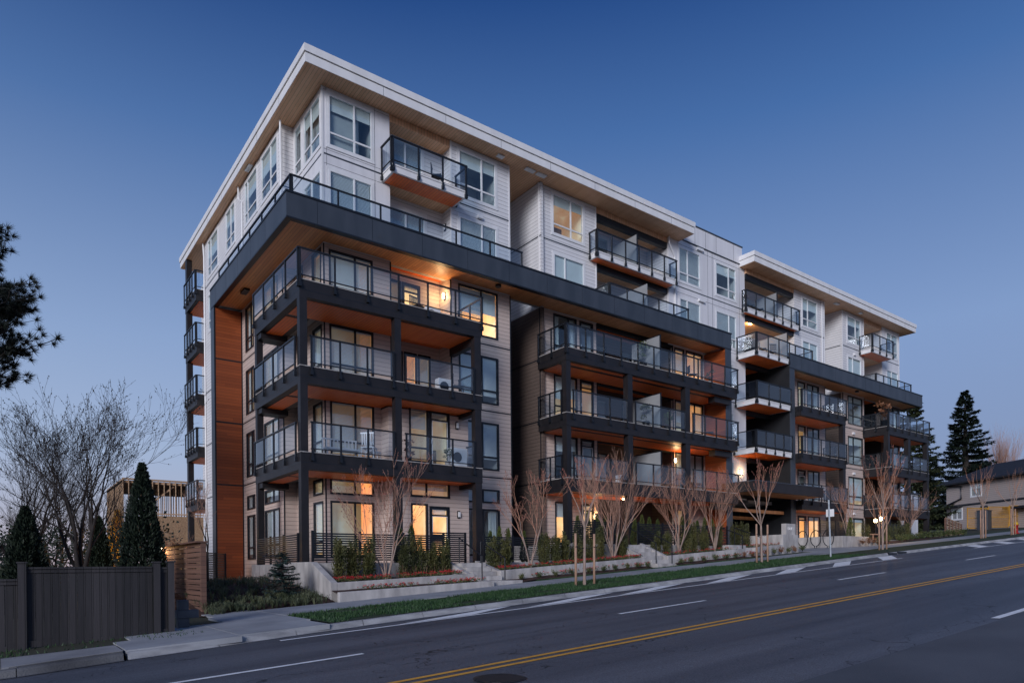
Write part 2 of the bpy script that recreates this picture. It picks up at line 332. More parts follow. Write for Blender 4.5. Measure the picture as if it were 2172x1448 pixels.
def mark(mb, pts, dz=.006):
    mb.f.append(tuple(range(len(mb.v), len(mb.v)+len(pts)))); mb.mi.append(0); mb.v += [(x, y, RZ(x)+dz) for x, y in pts]
def line(mb, y, x0, x1, wd=.11, dz=.006):
    X = frange(x0, x1, 3)
    for a, b in zip(X, X[1:]): mark(mb, [(a, y-wd/2), (b, y-wd/2), (b, y+wd/2), (a, y+wd/2)], dz)
line(mk, -10.98, -4.4, 21.2); line(mk, -10.9, 29, 90)
for x0, x1 in ((-9.5, -4.1), (1.55, 4.35), (10.3, 13.1), (19.3, 22.1), (28.3, 31.1), (37.5, 40.3), (46.5, 49.3)): line(mk, -13.98, x0, x1)
for x0, x1 in ((3.55, 9), (-7, -3.2), (16, 19), (26, 29)): line(mk, -19.95, x0, x1, .12, .010)
mark(mk, [(-1.9, -10.92), (.0, -10.92), (1.6, KY(1.6)-.16), (.9, KY(1)-.16)], .011)
for x in (1.6, 4.7, 8.4, 12.1, 15.8, 19.7, 29.6, 33.4, 37.2, 41.2, 45.4, 50, 55):            # slanted hatch bars by the kerb
    yk = KY(x+3)-.16; mark(mk, [(x, -10.9), (x+1.25, -10.9), (x+3.7, yk), (x+2.4, yk)], .011)
struct(mk.build('road_markings', PAINT))
mk = MB(); line(mk, -16.48, -40, 110, .1); line(mk, -16.72, -40, 110, .1)
struct(mk.build('yellow_centre_line', YELP))
# kerb
def kerb(name, mat, x0, x1, h0=.12):
    mb = MB(); X = frange(x0, x1, 1.5)
    for a, b in zip(X, X[1:]):
        a2, b2 = a, b-.012
        P = lambda x, dy, dz: (x, KY(x)+dy, RZ(x)+dz)
        prof = [(-.14, .010), (-.05, .014), (-.02, h0-.03), (.01, h0), (.17, h0), (.17, -.05)]
        for (u0, v0), (u1, v1) in zip(prof, prof[1:]):
            mb.quad(P(a2, u0, v0), P(b2, u0, v0), P(b2, u1, v1), P(a2, u1, v1))
    return struct(mb.build(name, mat))
kerb('kerb', KERBM, -6.9, 110); kerb('kerb_old', OLDK, -45, -6.95)
drain = MB(); 
for k in range(2): 
    x = 23.4+k*.95
    drain.box(x, KY(x)-.06, RZ(x)+.015, x+.85, KY(x)+.0, RZ(x)+.135)
tag(drain.build('storm_drain', BLACK), 'black cast iron storm drain inlet set in the kerb', 'drain')
mh = MB(); mh.lathe((-3.9, -17.35, RZ(-3.9)), [(.33, .0), (.33, .012), (.28, .016), (.1, .014)], 20)
tag(mh.build('manhole_cover', BLACK), 'round black manhole cover in the road near the double yellow line', 'manhole cover')
# pavements
def SWB(x): return lerp([(-5, -4.9), (20, -4.6), (30, -4.4), (95, -4.3)], x)
def SWF(x): return lerp([(-5, -7.3), (-2, -7.2), (3, -6.95), (15, -6.6), (95, -6.5)], x)
def slab_run(name, mat, y0, y1, x0, x1, dz, joint=1.5):
    f0 = y0 if callable(y0) else (lambda x: y0); f1 = y1 if callable(y1) else (lambda x: y1)
    mb = MB(); X = frange(x0, x1, joint)
    for a, b in zip(X, X[1:]):
        b2 = b-.014
        P = lambda x, y, e: (x, y, RZ(x)+e)
        mb.hexa([P(a, f0(a), dz-.1), P(b2, f0(b2), dz-.1), P(b2, f1(b2), dz-.1), P(a, f1(a), dz-.1), P(a, f0(a), dz), P(b2, f0(b2), dz), P(b2, f1(b2), dz), P(a, f1(a), dz)])
    return struct(mb.build(name, mat))
slab_run('pavement', PAVE, SWF, SWB, -3.05, 100, .15)
ap = MB()
for (x0, x1, ya, yb) in ((-6.9, -5.0, -10.66, -9.0), (-4.98, -3.2, -10.42, -9.0), (-6.6, -5.0, -8.98, -7.3), (-4.98, -3.07, -8.98, -7.32), (-4.45, -3.07, -7.3, -5.7), (-4.3, -3.07, -5.68, -4.3)):
    ap.hexa([(x, y, RZ(x)+e) for e in (.04, .145) for x, y in ((x0, ya), (x1, ya), (x1, yb), (x0, yb))])
struct(ap.build('pavement_apron', PAVE))
slab_run('pavement_old', OLDK, lambda x: KY(x)+.18, -9.45, -45, -6.93, .14)
slab_run('pavement_old_light', OLDK2, lambda x: KY(x)+.18, -9.6, -8.6, -6.93, .147, 3)
slab_run('entry_path', PAVE, SWB, .5, 26.3, 31.6, .15)
slab_run('pavement_far_side', PAVE, -26, -23.85, -60, 120, .14)
# lawns
struct(strip('verge_lawn', LAWN, lambda x: KY(x)+.16, lambda x: SWF(x)-.01, -3.05, 100, .13))
struct(strip('front_lawn', LAWN, lambda x: SWB(x)+.01, -3.6, 6.9, 26.2, .14)); struct(strip('far_lawn', LAWN, lambda x: SWB(x)+.01, -2.2, 36.4, 95, .14))
struct(strip('fence_verge', GROUNDM, -9.44, -6.9, -45, -6.6, .12)); struct(strip('neighbour_yard', GROUNDM, -7.9, 60, -45, -4.3, .10))
def grass(name, fy0, fy1, x0, x1, n, h, mat=GRASSM, seed=1):
    r = random.Random(seed); mb = MB()
    for _ in range(n):
        x = r.uniform(x0, x1); y = fy0(x)+(fy1(x)-fy0(x))*r.random(); z = RZ(x)+.13
        if sin(x*1.7+y*2.3)+sin(x*.6-y*3.1)+sin(x*4.1)*.5 < -1.0+r.uniform(-.4, .2): continue
        hh = h*r.uniform(.5, 1.2); a = r.uniform(0, pi); dx, dy = cos(a)*.012, sin(a)*.012
        mb.tri((x-dx, y-dy, z), (x+dx, y+dy, z), (x+r.uniform(-.03, .03), y+r.uniform(-.03, .03), z+hh))
    return tag(mb.build(name, mat), 'short green lawn grass', 'grass', None, 'stuff')

# ------------------------------------------------------------------ apartment building
BL = thing('apartment_building', (20, 8, 0), 'six storey apartment block with white upper floors, charcoal band and glass railed balconies', 'building')
F = {1: 0.0, 2: 3.9, 3: 6.95, 4: 10.0, 5: 13.06, 6: 16.1}
def FR(kind, c, n=-1):
    """frame of a wall plane: P(a, z, d) with d going into the building"""
    if kind == 'Y': return lambda a, z, d: (a, c-n*d, z)
    return lambda a, z, d: (c-n*d, a, z)
def wall(name, P, a0, a1, z0, z1, holes, mat, th=.16, parent=BL, ends=True):
    A = sorted({a0, a1} | {v for h in holes for v in h[:2] if a0 < v < a1}); Z = sorted({z0, z1} | {v for h in holes for v in h[2:4] if z0 < v < z1})
    mb = MB()
    for u, v in zip(A, A[1:]):
        for s, e in zip(Z, Z[1:]):
            cu, ce = (u+v)/2, (s+e)/2
            if any(h[0] < cu < h[1] and h[2] < ce < h[3] for h in holes): continue
            mb.quad(P(u, s, 0), P(v, s, 0), P(v, e, 0), P(u, e, 0)); mb.quad(P(u, s, th), P(v, s, th), P(v, e, th), P(u, e, th))
    for h in holes:
        x0, x1, y0, y1 = h[:4]
        mb.quad(P(x0, y0, 0), P(x1, y0, 0), P(x1, y0, th), P(x0, y0, th)); mb.quad(P(x0, y1, 0), P(x1, y1, 0), P(x1, y1, th), P(x0, y1, th))
        mb.quad(P(x0, y0, 0), P(x0, y1, 0), P(x0, y1, th), P(x0, y0, th)); mb.quad(P(x1, y0, 0), P(x1, y1, 0), P(x1, y1, th), P(x1, y0, th))
    if ends:
        e = .004; b0, b1, y0, y1 = a0+e, a1-e, z0+e, z1-e
        mb.quad(P(b0, z0, e), P(b0, z1, e), P(b0, z1, th-e), P(b0, z0, th-e)); mb.quad(P(b1, z0, e), P(b1, z1, e), P(b1, z1, th-e), P(b1, z0, th-e))
        mb.quad(P(a0, y0, e), P(a1, y0, e), P(a1, y0, th-e), P(a0, y0, th-e)); mb.quad(P(a0, y1, e), P(a1, y1, e), P(a1, y1, th-e), P(a0, y1, th-e))
    return mb.build(name, mat, parent)
def pbox(mb, P, a0, a1, z0, z1, d0, d1):
    mb.hexa([P(a0, z0, d0), P(a1, z0, d0), P(a1, z0, d1), P(a0, z0, d1), P(a0, z1, d0), P(a1, z1, d0), P(a1, z1, d1), P(a0, z1, d1)])
def window(P, a0, a1, z0, z1, mulls=(), trans=None, mat=BLACK, blind='slats', drop=1.0, lit=0, depth=1.6, fw=.055, parent=BL, name='window', trim=True):
    mb = MB()
    pbox(mb, P, a0-.02, a1+.02, z0-.02, z0+fw, -.028, .06); pbox(mb, P, a0-.02, a1+.02, z1-fw, z1+.02, -.028, .06)
    pbox(mb, P, a0-.02, a0+fw, z0+fw, z1-fw, -.028, .06); pbox(mb, P, a1-fw, a1+.02, z0+fw, z1-fw, -.028, .06)
    if trim and mat is WFRAME:
        pbox(mb, P, a0-.10, a1+.10, z1+.021, z1+.12, -.022, .02); pbox(mb, P, a0-.10, a1+.10, z0-.10, z0-.021, -.032, .02)
        pbox(mb, P, a0-.10, a0-.021, z0-.02, z1+.02, -.018, .02); pbox(mb, P, a1+.021, a1+.10, z0-.02, z1+.02, -.018, .02)
    for mu in mulls: pbox(mb, P, mu-.035, mu+.035, z0+fw, z1-fw, -.016, .05)
    if trans: pbox(mb, P, a0+fw, a1-fw, trans-.035, trans+.035, -.014, .048)
    wn = mb.build(name, mat, parent)
    g_ = MB(); g_.quad(P(a0+fw, z0+fw, .012), P(a1-fw, z0+fw, .012), P(a1-fw, z1-fw, .012), P(a0+fw, z1-fw, .012)); g_.build('pane', GLASS, wn)
    r_ = MB(); e = .03; dd = .17
    a, b_, c, d = a0-e, a1+e, z0-e, z1+e
    r_.quad(P(a, c, depth), P(b_, c, depth), P(b_, d, depth), P(a, d, depth))
    r_.quad(P(a, c, dd), P(b_, c, dd), P(b_, c, depth), P(a, c, depth)); r_.quad(P(a, d, dd), P(b_, d, dd), P(b_, d, depth), P(a, d, depth))
    r_.quad(P(a, c, dd), P(a, d, dd), P(a, d, depth), P(a, c, depth)); r_.quad(P(b_, c, dd), P(b_, d, dd), P(b_, d, depth), P(b_, c, depth))
    if lit and z1-z0 > 1.2:                            # a cabinet and a picture inside
        rr = random.Random(int(a0*37+z0*11)); q = MB(); xa = a0+(a1-a0)*rr.uniform(.05, .45)
        pbox(q, P, xa, min(a1, xa+rr.uniform(.4, .9)), c+.02, c+rr.uniform(.7, 1.1), depth-.5, depth-.05); xb = a0+(a1-a0)*rr.uniform(.3, .7); pbox(q, P, xb, xb+.35, c+1.25, c+1.7, depth-.04, depth-.01)
        q.build('furniture', FURN, wn)
    r_.build('room', (ROOM, ROOMDIM, ROOMLIT)[lit], wn)
    if blind == 'slats' and drop > 0:
        s_ = MB(); z = z1-fw; zb = z1-(z1-z0)*drop+.05; k = 0
        segs = [a0+fw]+list(mulls)+[a1-fw]
        pbox(s_, P, a0+fw, a1-fw, z1-fw-.05, z1-fw, .055, .10); z -= .06
        while z > zb:
            for u, v in zip(segs, segs[1:]): s_.quad(P(u+.02, z-.044, .062), P(v-.02, z-.044, .062), P(v-.02, z, .085), P(u+.02, z, .085))
            z -= .052
        s_.build('blind', BLINDM, wn)
    elif blind == 'roller' and drop > 0:
        s_ = MB(); segs = [a0+fw]+list(mulls)+[a1-fw]
        for k, (u, v) in enumerate(zip(segs, segs[1:])):
            dr = drop*(1 if k % 2 == 0 else .9)
            pbox(s_, P, u+.015, v-.015, z1-fw-(z1-z0-2*fw)*min(dr, .985), z1-fw, .065, .072)
        s_.build('blind', SHADE, wn)
    elif blind == 'curtain':
        s_ = MB(); n = 26; u0 = a0+fw; u1 = a0+(a1-a0)*drop*.5
        for (x0, x1) in ((u0, u1), (a1-fw-(u1-u0), a1-fw)):
            for k in range(n):
                q0 = x0+(x1-x0)*k/n; q1 = x0+(x1-x0)*(k+1)/n; e0 = .14+.03*sin(k*1.3); e1 = .14+.03*sin((k+1)*1.3)
                s_.quad(P(q0, z0+fw, e0), P(q1, z0+fw, e1), P(q1, z1-fw, e1), P(q0, z1-fw, e0))
        s_.build('curtain', SHADE, wn)
    return wn
def door(P, a0, a1, z0, z1, lit=0, white_edge=False):
    """glazed balcony door with a transom light over it"""
    wn = window(P, a0, a1, z0, z1, (), z0+(z1-z0)*.84, BLACK, 'slats', .16, lit, name='door', fw=.10)
    e = MB(); zt = z0+(z1-z0)*.84-.035; q = .03
    for (u, v, s, t_) in ((a0+.10, a0+.10+q, z0+.12, zt), (a1-.10-q, a1-.10, z0+.12, zt), (a0+.10+q, a1-.10-q, zt-q, zt), (a0+.10+q, a1-.10-q, z0+.12, z0+.12+q)): pbox(e, P, u, v, s, t_, -.034, -.029)
    if white_edge: e.build('glazing_bead', WFRAME, wn)
    h = MB(); h.beam(P(a0+.05, z0+1.0, -.06), P(a0+.05, z0+1.16, -.06), .025, .025); h.build('handle', GALV, wn)
    return wn
def joint(P, a0, a1, z, mat=BLACK, h=.06, d=-.006):
    mb = MB(); pbox(mb, P, a0, a1, z-h/2, z+h/2, d, .05); return mb
GZ = -1.6
PA = FR('Y', 2.0); PB = FR('Y', 2.3); PM = FR('Y', 2.25); PC = FR('Y', 2.1); PS = FR('X', 1.16); PBAY = FR('X', 1.7)
tanholes = lambda specs: specs
def bay(name, P, a0, a1, wins, zlo, zhi, mat, strips, sm, th=.16):
    """a stretch of outer wall with its windows; wins: (a0,a1,z0,z1,mulls,transom,frame,blind,drop,lit)"""
    o = wall(name, P, a0, a1, zlo, zhi, [(q[0], q[1], q[2], q[3]) for q in wins], mat, th)
    for q in wins:
        if q[0] == 'x': continue
        window(P, *q[:4], q[4], q[5], q[6], *q[7:])
    if strips:
        for z in strips: mb = MB(); pbox(mb, P, a0, a1, z-.03, z+.03, -.008, .03); mb.build('floor_joint_trim', sm, o)
    return o
ZT, ZW = 12.56, 18.75
# --- block A, corner bay (front)
TB = [F[2], F[3], F[4]]
bay('wall', PA, 1.7, 4.6, [(1.93, 3.77, F[4]+.35, F[4]+2.35, (3.02,), F[4]+.93, BLACK, 'slats', .95, 1), (1.93, 3.77, F[3]+.35, F[3]+2.45, (3.0,), F[3]+.93, BLACK, 'slats', .96, 1),
    (1.93, 3.77, F[2]+.35, F[2]+2.5, (2.98,), F[2]+.93, BLACK, 'slats', .96, 1), (1.9, 3.74, 2.72, 3.33, (2.93,), None, BLACK, 'slats', .05, 2), (1.9, 3.74, .25, 2.42, (2.93,), None, BLACK, 'slats', .0, 2)],
    GZ, ZT, TAN, TB, BLACK)
bay('wall', PA, 7.56, 10.85, [(7.97, 10.1, F[4]+.34, F[4]+2.45, (9.2,), F[4]+.95, BLACK, 'roller', .55, 2), (7.97, 10.1, F[3]+.34, F[3]+2.48, (9.2,), F[3]+.93, BLACK, 'roller', .95, 0),
    (7.97, 10.1, F[2]+.34, F[2]+2.49, (9.2,), F[2]+.93, BLACK, 'slats', .8, 0), (7.97, 10.1, 2.72, 3.32, (9.2,), None, BLACK, 'slats', .9, 0), (7.97, 10.1, .3, 2.41, (9.2,), None, BLACK, 'curtain', .5, 0)],
    GZ, ZT, TAN, TB, BLACK)
WT = [F[6]]
bay('wall', PA, 1.7, 4.62, [(1.95, 3.82, 16.47, 18.5, (3.04,), 17.0, WFRAME, 'roller', .28, 0), (1.96, 3.8, 13.4, 15.52, (3.02,), 13.98, WFRAME, 'slats', .96, 0)], ZT+.01, ZW, WPANEL, WT, GREY)
bay('wall', PA, 7.63, 10.85, [(8.04, 10.07, 16.47, 18.5, (9.28,), 17.0, WFRAME, 'roller', .3, 0), (8.04, 10.1, 13.4, 15.5, (9.28,), 13.98, WFRAME, 'slats', .96, 0)], ZT+.01, ZW, WHITE, WT, GREY)
# corner bay, left face (faces -X) at X=1.7
bay('wall', PBAY, 2.0, 5.26, [(2.27, 3.2, F[k]+.35, F[k]+2.46, (), F[k]+.93, BLACK, 'slats', .95, 1) for k in (2, 3, 4)] + [(4.3, 4.95, F[k]+.35, F[k]+2.46, (), F[k]+.93, BLACK, 'curtain', .6, 1) for k in (2, 3, 4)]
    + [(2.27, 3.26, 2.72, 3.32, (), None, BLACK, 'slats', .9, 1), (2.27, 3.26, .25, 2.42, (), .81, BLACK, 'slats', .95, 1), (4.3, 4.95, 2.72, 3.3, (), None, BLACK, 'curtain', .8, 1), (4.3, 4.95, .25, 2.42, (), .81, BLACK, 'curtain', .6, 1)], GZ, ZT, TAN, TB, BLACK)
bay('wall', PBAY, 2.0, 5.26, [(2.2, 4.0, 16.47, 18.5, (3.19,), 17.0, WFRAME, 'roller', .3, 0), (4.27, 5.08, 16.47, 18.5, (), 17.0, WFRAME, 'roller', .1, 0), (2.2, 4.0, 13.4, 15.52, (3.19,), 13.98, WFRAME, 'slats', .96, 0)], ZT+.01, ZW, WPANEL, WT, GREY)
P526 = FR('Y', 5.26)
bay('wall', P526, 1.16, 1.7, [], GZ, ZT, TAN, TB, BLACK); bay('wall', P526, 1.16, 1.7, [], ZT+.01, ZW, WHITE, WT, GREY)
# long left face at X=1.16
sw = []
for k in (2, 3, 4): sw += [(9.35, 10.62, F[k]+.34, F[k]+2.46, (9.78,), F[k]+.93, BLACK, 'curtain', .7, 1 if k > 2 else 0), (5.87, 7.84, F[k]+.34, F[k]+2.46, (6.68,), F[k]+.93, BLACK, 'slats', .9, 1)]
sw += [(9.35, 10.6, 2.66, 3.31, (9.73,), None, BLACK, 'slats', .9, 0), (9.35, 10.6, .25, 2.35, (9.73,), .81, BLACK, 'slats', .9, 0), (5.87, 7.85, 2.7, 3.31, (6.68,), None, BLACK, 'roller', .5, 0), (5.87, 7.85, .25, 2.4, (6.68,), .81, BLACK, 'slats', .92, 0)]
bay('wall', PS, 5.26, 11.23, sw, GZ, ZT, TAN, TB, BLACK)
sw = [(5.72, 7.94, z, z+2.03, (6.64,), z+.53, WFRAME, 'roller', .5, 0) for z in (16.47, 13.4)]+[(8.61, 10.54, z, z+2.03, (10.1,), z+.53, WFRAME, 'roller', .4, 0) for z in (16.47, 13.4)]
sw += [(12.34, 14.01, z, z+2.03, (13.1,), z+.53, WFRAME, 'roller', .4, 0) for z in (16.47, 13.4)]+[(15.7, 17.88, z, z+2.03, (17.25,), z+.53, WFRAME, 'roller', .5, 0) for z in (16.47, 13.4)]
bay('wall', PS, 5.26, 18.87, sw, ZT+.01, ZW, WHITE, WT, GREY)
bay('wall', PS, 11.87, 18.87, [(15.7, 17.3, F[k]+.4, F[k]+2.4, (), None, WFRAME, 'roller', .5, 0) for k in (2, 3, 4)]+[(15.7, 17.3, .6, 2.4, (), None, WFRAME, 'roller', .5, 0)], GZ-.4, ZT, WHITE, [F[2], F[3], F[4]], GREY)
# rear part behind the back balconies, and closing walls
bay('wall', FR('X', 2.6), 18.87, 26, [], GZ-.4, ZW, WHITE, [], None); bay('wall', FR('Y', 18.87), 1.16, 2.6, [], GZ-.4, ZW, WHITE, [], None)
for nm, P_, a0, a1 in (('wall', FR('Y', 26, 1), 2.6, 51.25), ('wall', FR('X', 51.25, 1), 2.1, 26)):
    holes = []
    if a0 == 2.1: holes = [(x, x+1.8, F[k]+.4, F[k]+2.45) for k in (2, 3, 4, 5, 6) for x in (4, 9, 15, 20)]
    wall(nm, P_, a0, a1, GZ, ZW, holes, WHITE)
    for h in holes: window(P_, *h, (h[0]+.9,), None, WFRAME, 'roller', .6)
# --- recesses
def recess(x0, x1, y0, yb, levels, mat, ceil, doors, blocker=True, side=None, ceilh=2.62, beam=None):
    """an open loggia: back wall, two side walls, and floors / ceilings"""
    for k in levels:
        zf = F[k] if k > 1 else -1.0; zc = zf+ceilh+(.05 if k > 1 else 2.2-ceilh+1.6)
        zt_ = F[k+1] if k < 6 else ZW
        if k in (4,) and ceil is CEDAR: zt_ = ZT
        dl = [d for d in doors if d[0] == k]
        o = wall('wall', FR('Y', yb), x0, x1, zf, zt_, [(d[1], d[2], d[3], d[4]) for d in dl], mat)
        for d in dl:
            if d[5] == 'door': door(FR('Y', yb), d[1], d[2], d[3], d[4], d[6], d[7] if len(d) > 7 else False)
            else: window(FR('Y', yb), d[1], d[2], d[3], d[4], d[7] if len(d) > 7 else (), d[3]+.58, BLACK if mat is not WHITE else WFRAME, 'slats', .95, d[6])
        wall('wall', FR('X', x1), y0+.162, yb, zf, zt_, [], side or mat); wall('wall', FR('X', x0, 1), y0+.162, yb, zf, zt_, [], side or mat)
        mb = MB(); mb.box(x0, y0+.02, zt_-.30, x1, yb, zt_-.02); mb.build('loggia_ceiling', ceil, BL)
        mb = MB(); mb.box(x0, y0+.03, zf-.2, x1, yb, zf-.001); mb.build('loggia_floor', CONC, BL)
        if beam: mb = MB(); mb.box(x0, y0+.05, zt_-.62, x1, y0+.30, zt_-.302); mb.build('beam', DARKWALL if beam == 1 else BLACK, BL)
# A lower recess: floors 3,4 deep; floors 1,2 the wall steps out to Y=1.3
recess(4.6, 7.56, 2.0, 3.0, (3, 4), TAN, REDSOF, [(4, 5.05, 5.6, F[4]+.1, F[4]+2.3, 'win', 1), (4, 5.68, 6.55, F[4]+.08, F[4]+2.3, 'door', 2), (3, 5.0, 5.65, F[3]+.1, F[3]+2.3, 'win', 2), (3, 5.75, 6.35, F[3]+.1, F[3]+2.3, 'win', 2), (3, 6.45, 7.05, F[3]+.1, F[3]+2.3, 'win', 1)])
P13 = FR('Y', 1.3)
lw = [(5.05, 5.93, F[2]+.28, F[2]+2.55, (), F[2]+.86, BLACK, 'slats', .4, 1), (5.08, 6.95, 2.74, 3.38, (5.83,), None, BLACK, 'slats', .6, 1), (5.1, 5.85, .3, 2.42, (), None, BLACK, 'slats', .0, 2)]
wall('wall', P13, 4.1, 7.95, GZ, F[3]-.65, [q[:4] for q in lw]+[(6.0, 6.97, F[2]+.1, F[2]+2.5), (5.98, 6.92, .05, 2.34)], TAN)
for q in lw: window(P13, *q[:4], q[4], q[5], q[6], *q[7:])
door(P13, 6.0, 6.97, F[2]+.1, F[2]+2.5, 1, True); door(P13, 5.98, 6.92, .05, 2.34, 2, True)
wall('wall', FR('X', 4.1), 1.462, 2.1, GZ, F[3]-.65, [], TAN); wall('wall', FR('X', 7.95, 1), 1.462, 2.1, GZ, F[3]-.65, [], TAN)
mb = MB(); mb.box(4.1, 1.47, F[3]-.649, 7.95, 3.0, F[3]-.45); mb.build('loggia_floor', DBROWN, BL)
recess(4.62, 7.63, 2.0, 2.75, (5, 6), WHITE, ROOFSOF, [(6, 4.9, 6.6, F[6]+.15, F[6]+2.25, 'win', 0, (5.75,)), (5, 4.85, 6.7, F[5]+.35, F[5]+2.3, 'win', 0, (5.75,))], ceilh=2.4)
# gap between block A and B
def gap(x0, x1, y0, yb, z0, z1, mat, mat2, zsplit):
    for a, b_, m_ in ((z0, zsplit, mat), (zsplit+.01, z1, mat2)):
        if b_ <= a: continue
        tr_ = [z for z in (F[2], F[3], F[4], F[6]) if a < z < b_]
        bay('wall', FR('Y', yb), x0, x1, [], a, b_, m_, tr_, BLACK); bay('wall', FR('X', x1), y0+.162, yb, [], a, b_, m_, tr_, BLACK if m_ is mat else GREY)
        bay('wall', FR('X', x0, 1), y0+.162, yb, [], a, b_, m_, [], None)
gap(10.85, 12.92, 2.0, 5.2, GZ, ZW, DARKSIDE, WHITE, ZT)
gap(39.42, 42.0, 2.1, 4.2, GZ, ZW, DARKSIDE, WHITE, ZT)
# --- block B
TBB = [F[2], F[3], F[4]]
bw = []
for k in (2, 3, 4):
    bw += [(13.8, 15.33, F[k]+.3, F[k]+2.45, (14.8,), F[k]+.9, BLACK, 'roller' if k != 4 else 'curtain', (.35, .55, .6)[k-2], (0, 1, 0)[k-2])]
bw += [(13.8, 14.9, .9, 3.0, (), None, BLACK, 'roller', .35, 2)]
bd = [(15.57, 16.5, F[k]+.08, F[k]+2.45, 1 if k == 3 else 0, k == 2) for k in (2, 3, 4)]+[(16.0-.4, 16.45, .75, 3.0, 2, False)]
o = wall('wall', PB, 12.92, 16.78, GZ, ZT, [q[:4] for q in bw]+[q[:4] for q in bd], TAN)
for q in bw: window(PB, *q[:4], q[4], q[5], q[6], *q[7:])
for q in bd: door(PB, *q)
for z in TBB: mb = MB(); pbox(mb, PB, 12.92, 16.78, z-.03, z+.03, -.008, .03); mb.build('floor_joint_trim', BLACK, o)
bay('wall', PB, 12.92, 16.79, [(13.8, 15.9, 16.5, 18.5, (15.03,), 17.0, WFRAME, 'roller', .25, 1), (13.85, 15.91, 13.4, 15.5, (14.61,), None, WFRAME, 'roller', .9, 0)], ZT+.01, ZW, WHITE, WT, GREY)
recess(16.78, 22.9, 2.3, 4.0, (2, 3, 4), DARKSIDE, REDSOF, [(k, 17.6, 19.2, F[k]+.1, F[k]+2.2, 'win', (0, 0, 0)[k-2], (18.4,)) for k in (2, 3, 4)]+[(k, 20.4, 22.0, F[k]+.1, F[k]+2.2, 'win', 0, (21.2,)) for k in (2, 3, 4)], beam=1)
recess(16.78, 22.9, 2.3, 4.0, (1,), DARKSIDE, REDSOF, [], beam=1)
recess(16.79, 22.55, 2.3, 3.9, (5, 6), WHITE, ROOFSOF, [(k, 17.3, 19.3, F[k]+.1, F[k]+2.2, 'win', 0, (18.3,)) for k in (5, 6)]+[(k, 20.3, 21.8, F[k]+.1, F[k]+2.2, 'win', 0, (21.1,)) for k in (5, 6)], beam=2)
br = []
for k in (2, 3, 4): br += [(23.05, 23.9, F[k]+.3, F[k]+2.45, (), F[k]+.9, BLACK, 'slats', .6, (0, 1, 2)[k-2]), (24.1, 25.6, F[k]+.1, F[k]+2.45, (24.85,), F[k]+.7, BLACK, 'slats', (.7, .96, .6)[k-2], (0, 2, 2)[k-2])]
br += [(23.1, 24.2, 1.0, 3.0, (), None, BLACK, 'curtain', .6, 1)]
bay('wall', PB, 22.9, 25.82, br, GZ, ZT, TAN, TBB, BLACK)
# --- middle white block
bay('wall', PM, 22.55, 29.95, [(23.45, 25.4, 16.45, 18.45, (24.25,), 16.98, WFRAME, 'slats', .96, 0), (26.95, 29.0, 16.45, 18.45, (28.25,), 16.98, WFRAME, 'roller', .3, 0),
    (23.5, 25.4, 13.4, 15.45, (24.2,), 13.98, WFRAME, 'slats', .96, 0), (26.95, 29.0, 13.4, 15.45, (28.25,), 13.98, WFRAME, 'slats', .96, 0)], ZT+.01, 18.94, WPANEL, WT, GREY)
bay('wall', PM, 26.38, 29.95, [(27.0, 28.6, F[k]+.4, F[k]+2.35, (27.8,), F[k]+.93, WFRAME, 'roller', .8, 0) for k in (2, 3, 4)], 3.9, ZT, WPANEL, [F[3], F[4]], GREY)
mb = MB(); mb.box(23.4, 2.2, 18.945, 29.62, 12, 20.0); o = mb.build('parapet', WPANEL, BL)
mb = MB(); mb.box(23.36, 2.16, 20.003, 29.66, 12.04, 20.07); mb.box(22.6, 2.19, 18.90, 29.6, 2.246, 18.943)
for x in (24.9, 25.9, 26.95, 28.7): mb.box(x, 2.192, 18.96, x+.012, 2.2, 19.99)
mb.build('parapet_cap', GREY, o)
mb = MB()
for x in (26.15, 26.6, 29.35):
    mb.box(x, 2.244, 12.6, x+.014, 2.25, 18.88)
for z in (13.1, 15.75, 18.6): mb.box(23.3, 2.244, z, 29.9, 2.25, z+.014)
mb.build('panel_joints', GREY, BL)
# --- right loggias of the middle stack (balconies cantilever out of them)
recess(29.95, 35.47, 2.1, 4.6, (5, 6), WHITE, ROOFSOF, [(k, 30.6, 32.2, F[k]+.1, F[k]+2.2, 'win', 0 if k == 6 else 2, (31.4,)) for k in (5, 6)]+[(k, 33.2, 34.9, F[k]+.1, F[k]+2.2, 'win', 0, (34.0,)) for k in (5, 6)], beam=2)
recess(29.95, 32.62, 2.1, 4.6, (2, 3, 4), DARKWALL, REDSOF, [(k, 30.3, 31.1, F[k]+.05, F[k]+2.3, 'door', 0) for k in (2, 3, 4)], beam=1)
# --- block C
CT = [F[2], F[3], F[4]]
cw = []
for k in (2, 3, 4):
    cw += [(37.0, 38.55, F[k]+.12, F[k]+2.42, (37.8,), F[k]+.75, BLACK, 'roller' if k > 2 else 'slats', (.1, .1, .25)[k-2], (0, 0, 0)[k-2])]
    if k > 2: cw += [(35.8, 36.75, F[k]+.3, F[k]+2.42, (), F[k]+.75, BLACK, 'roller', .15, 1)]
cw += [(37.0, 38.55, 1.3, 3.1, (37.8,), None, BLACK, 'roller', .15, 2)]
o = wall('wall', PC, 33.2, 39.42, GZ+1, ZT, [q[:4] for q in cw]+[(35.7, 36.7, F[2]+.1, F[2]+2.4), (35.7, 36.7, 1.3, 3.1)], TAN)
for q in cw: window(PC, *q[:4], q[4], q[5], q[6], *q[7:])
door(PC, 35.7, 36.7, F[2]+.1, F[2]+2.4, 0, True); door(PC, 35.7, 36.7, 1.3, 3.1, 2, True)
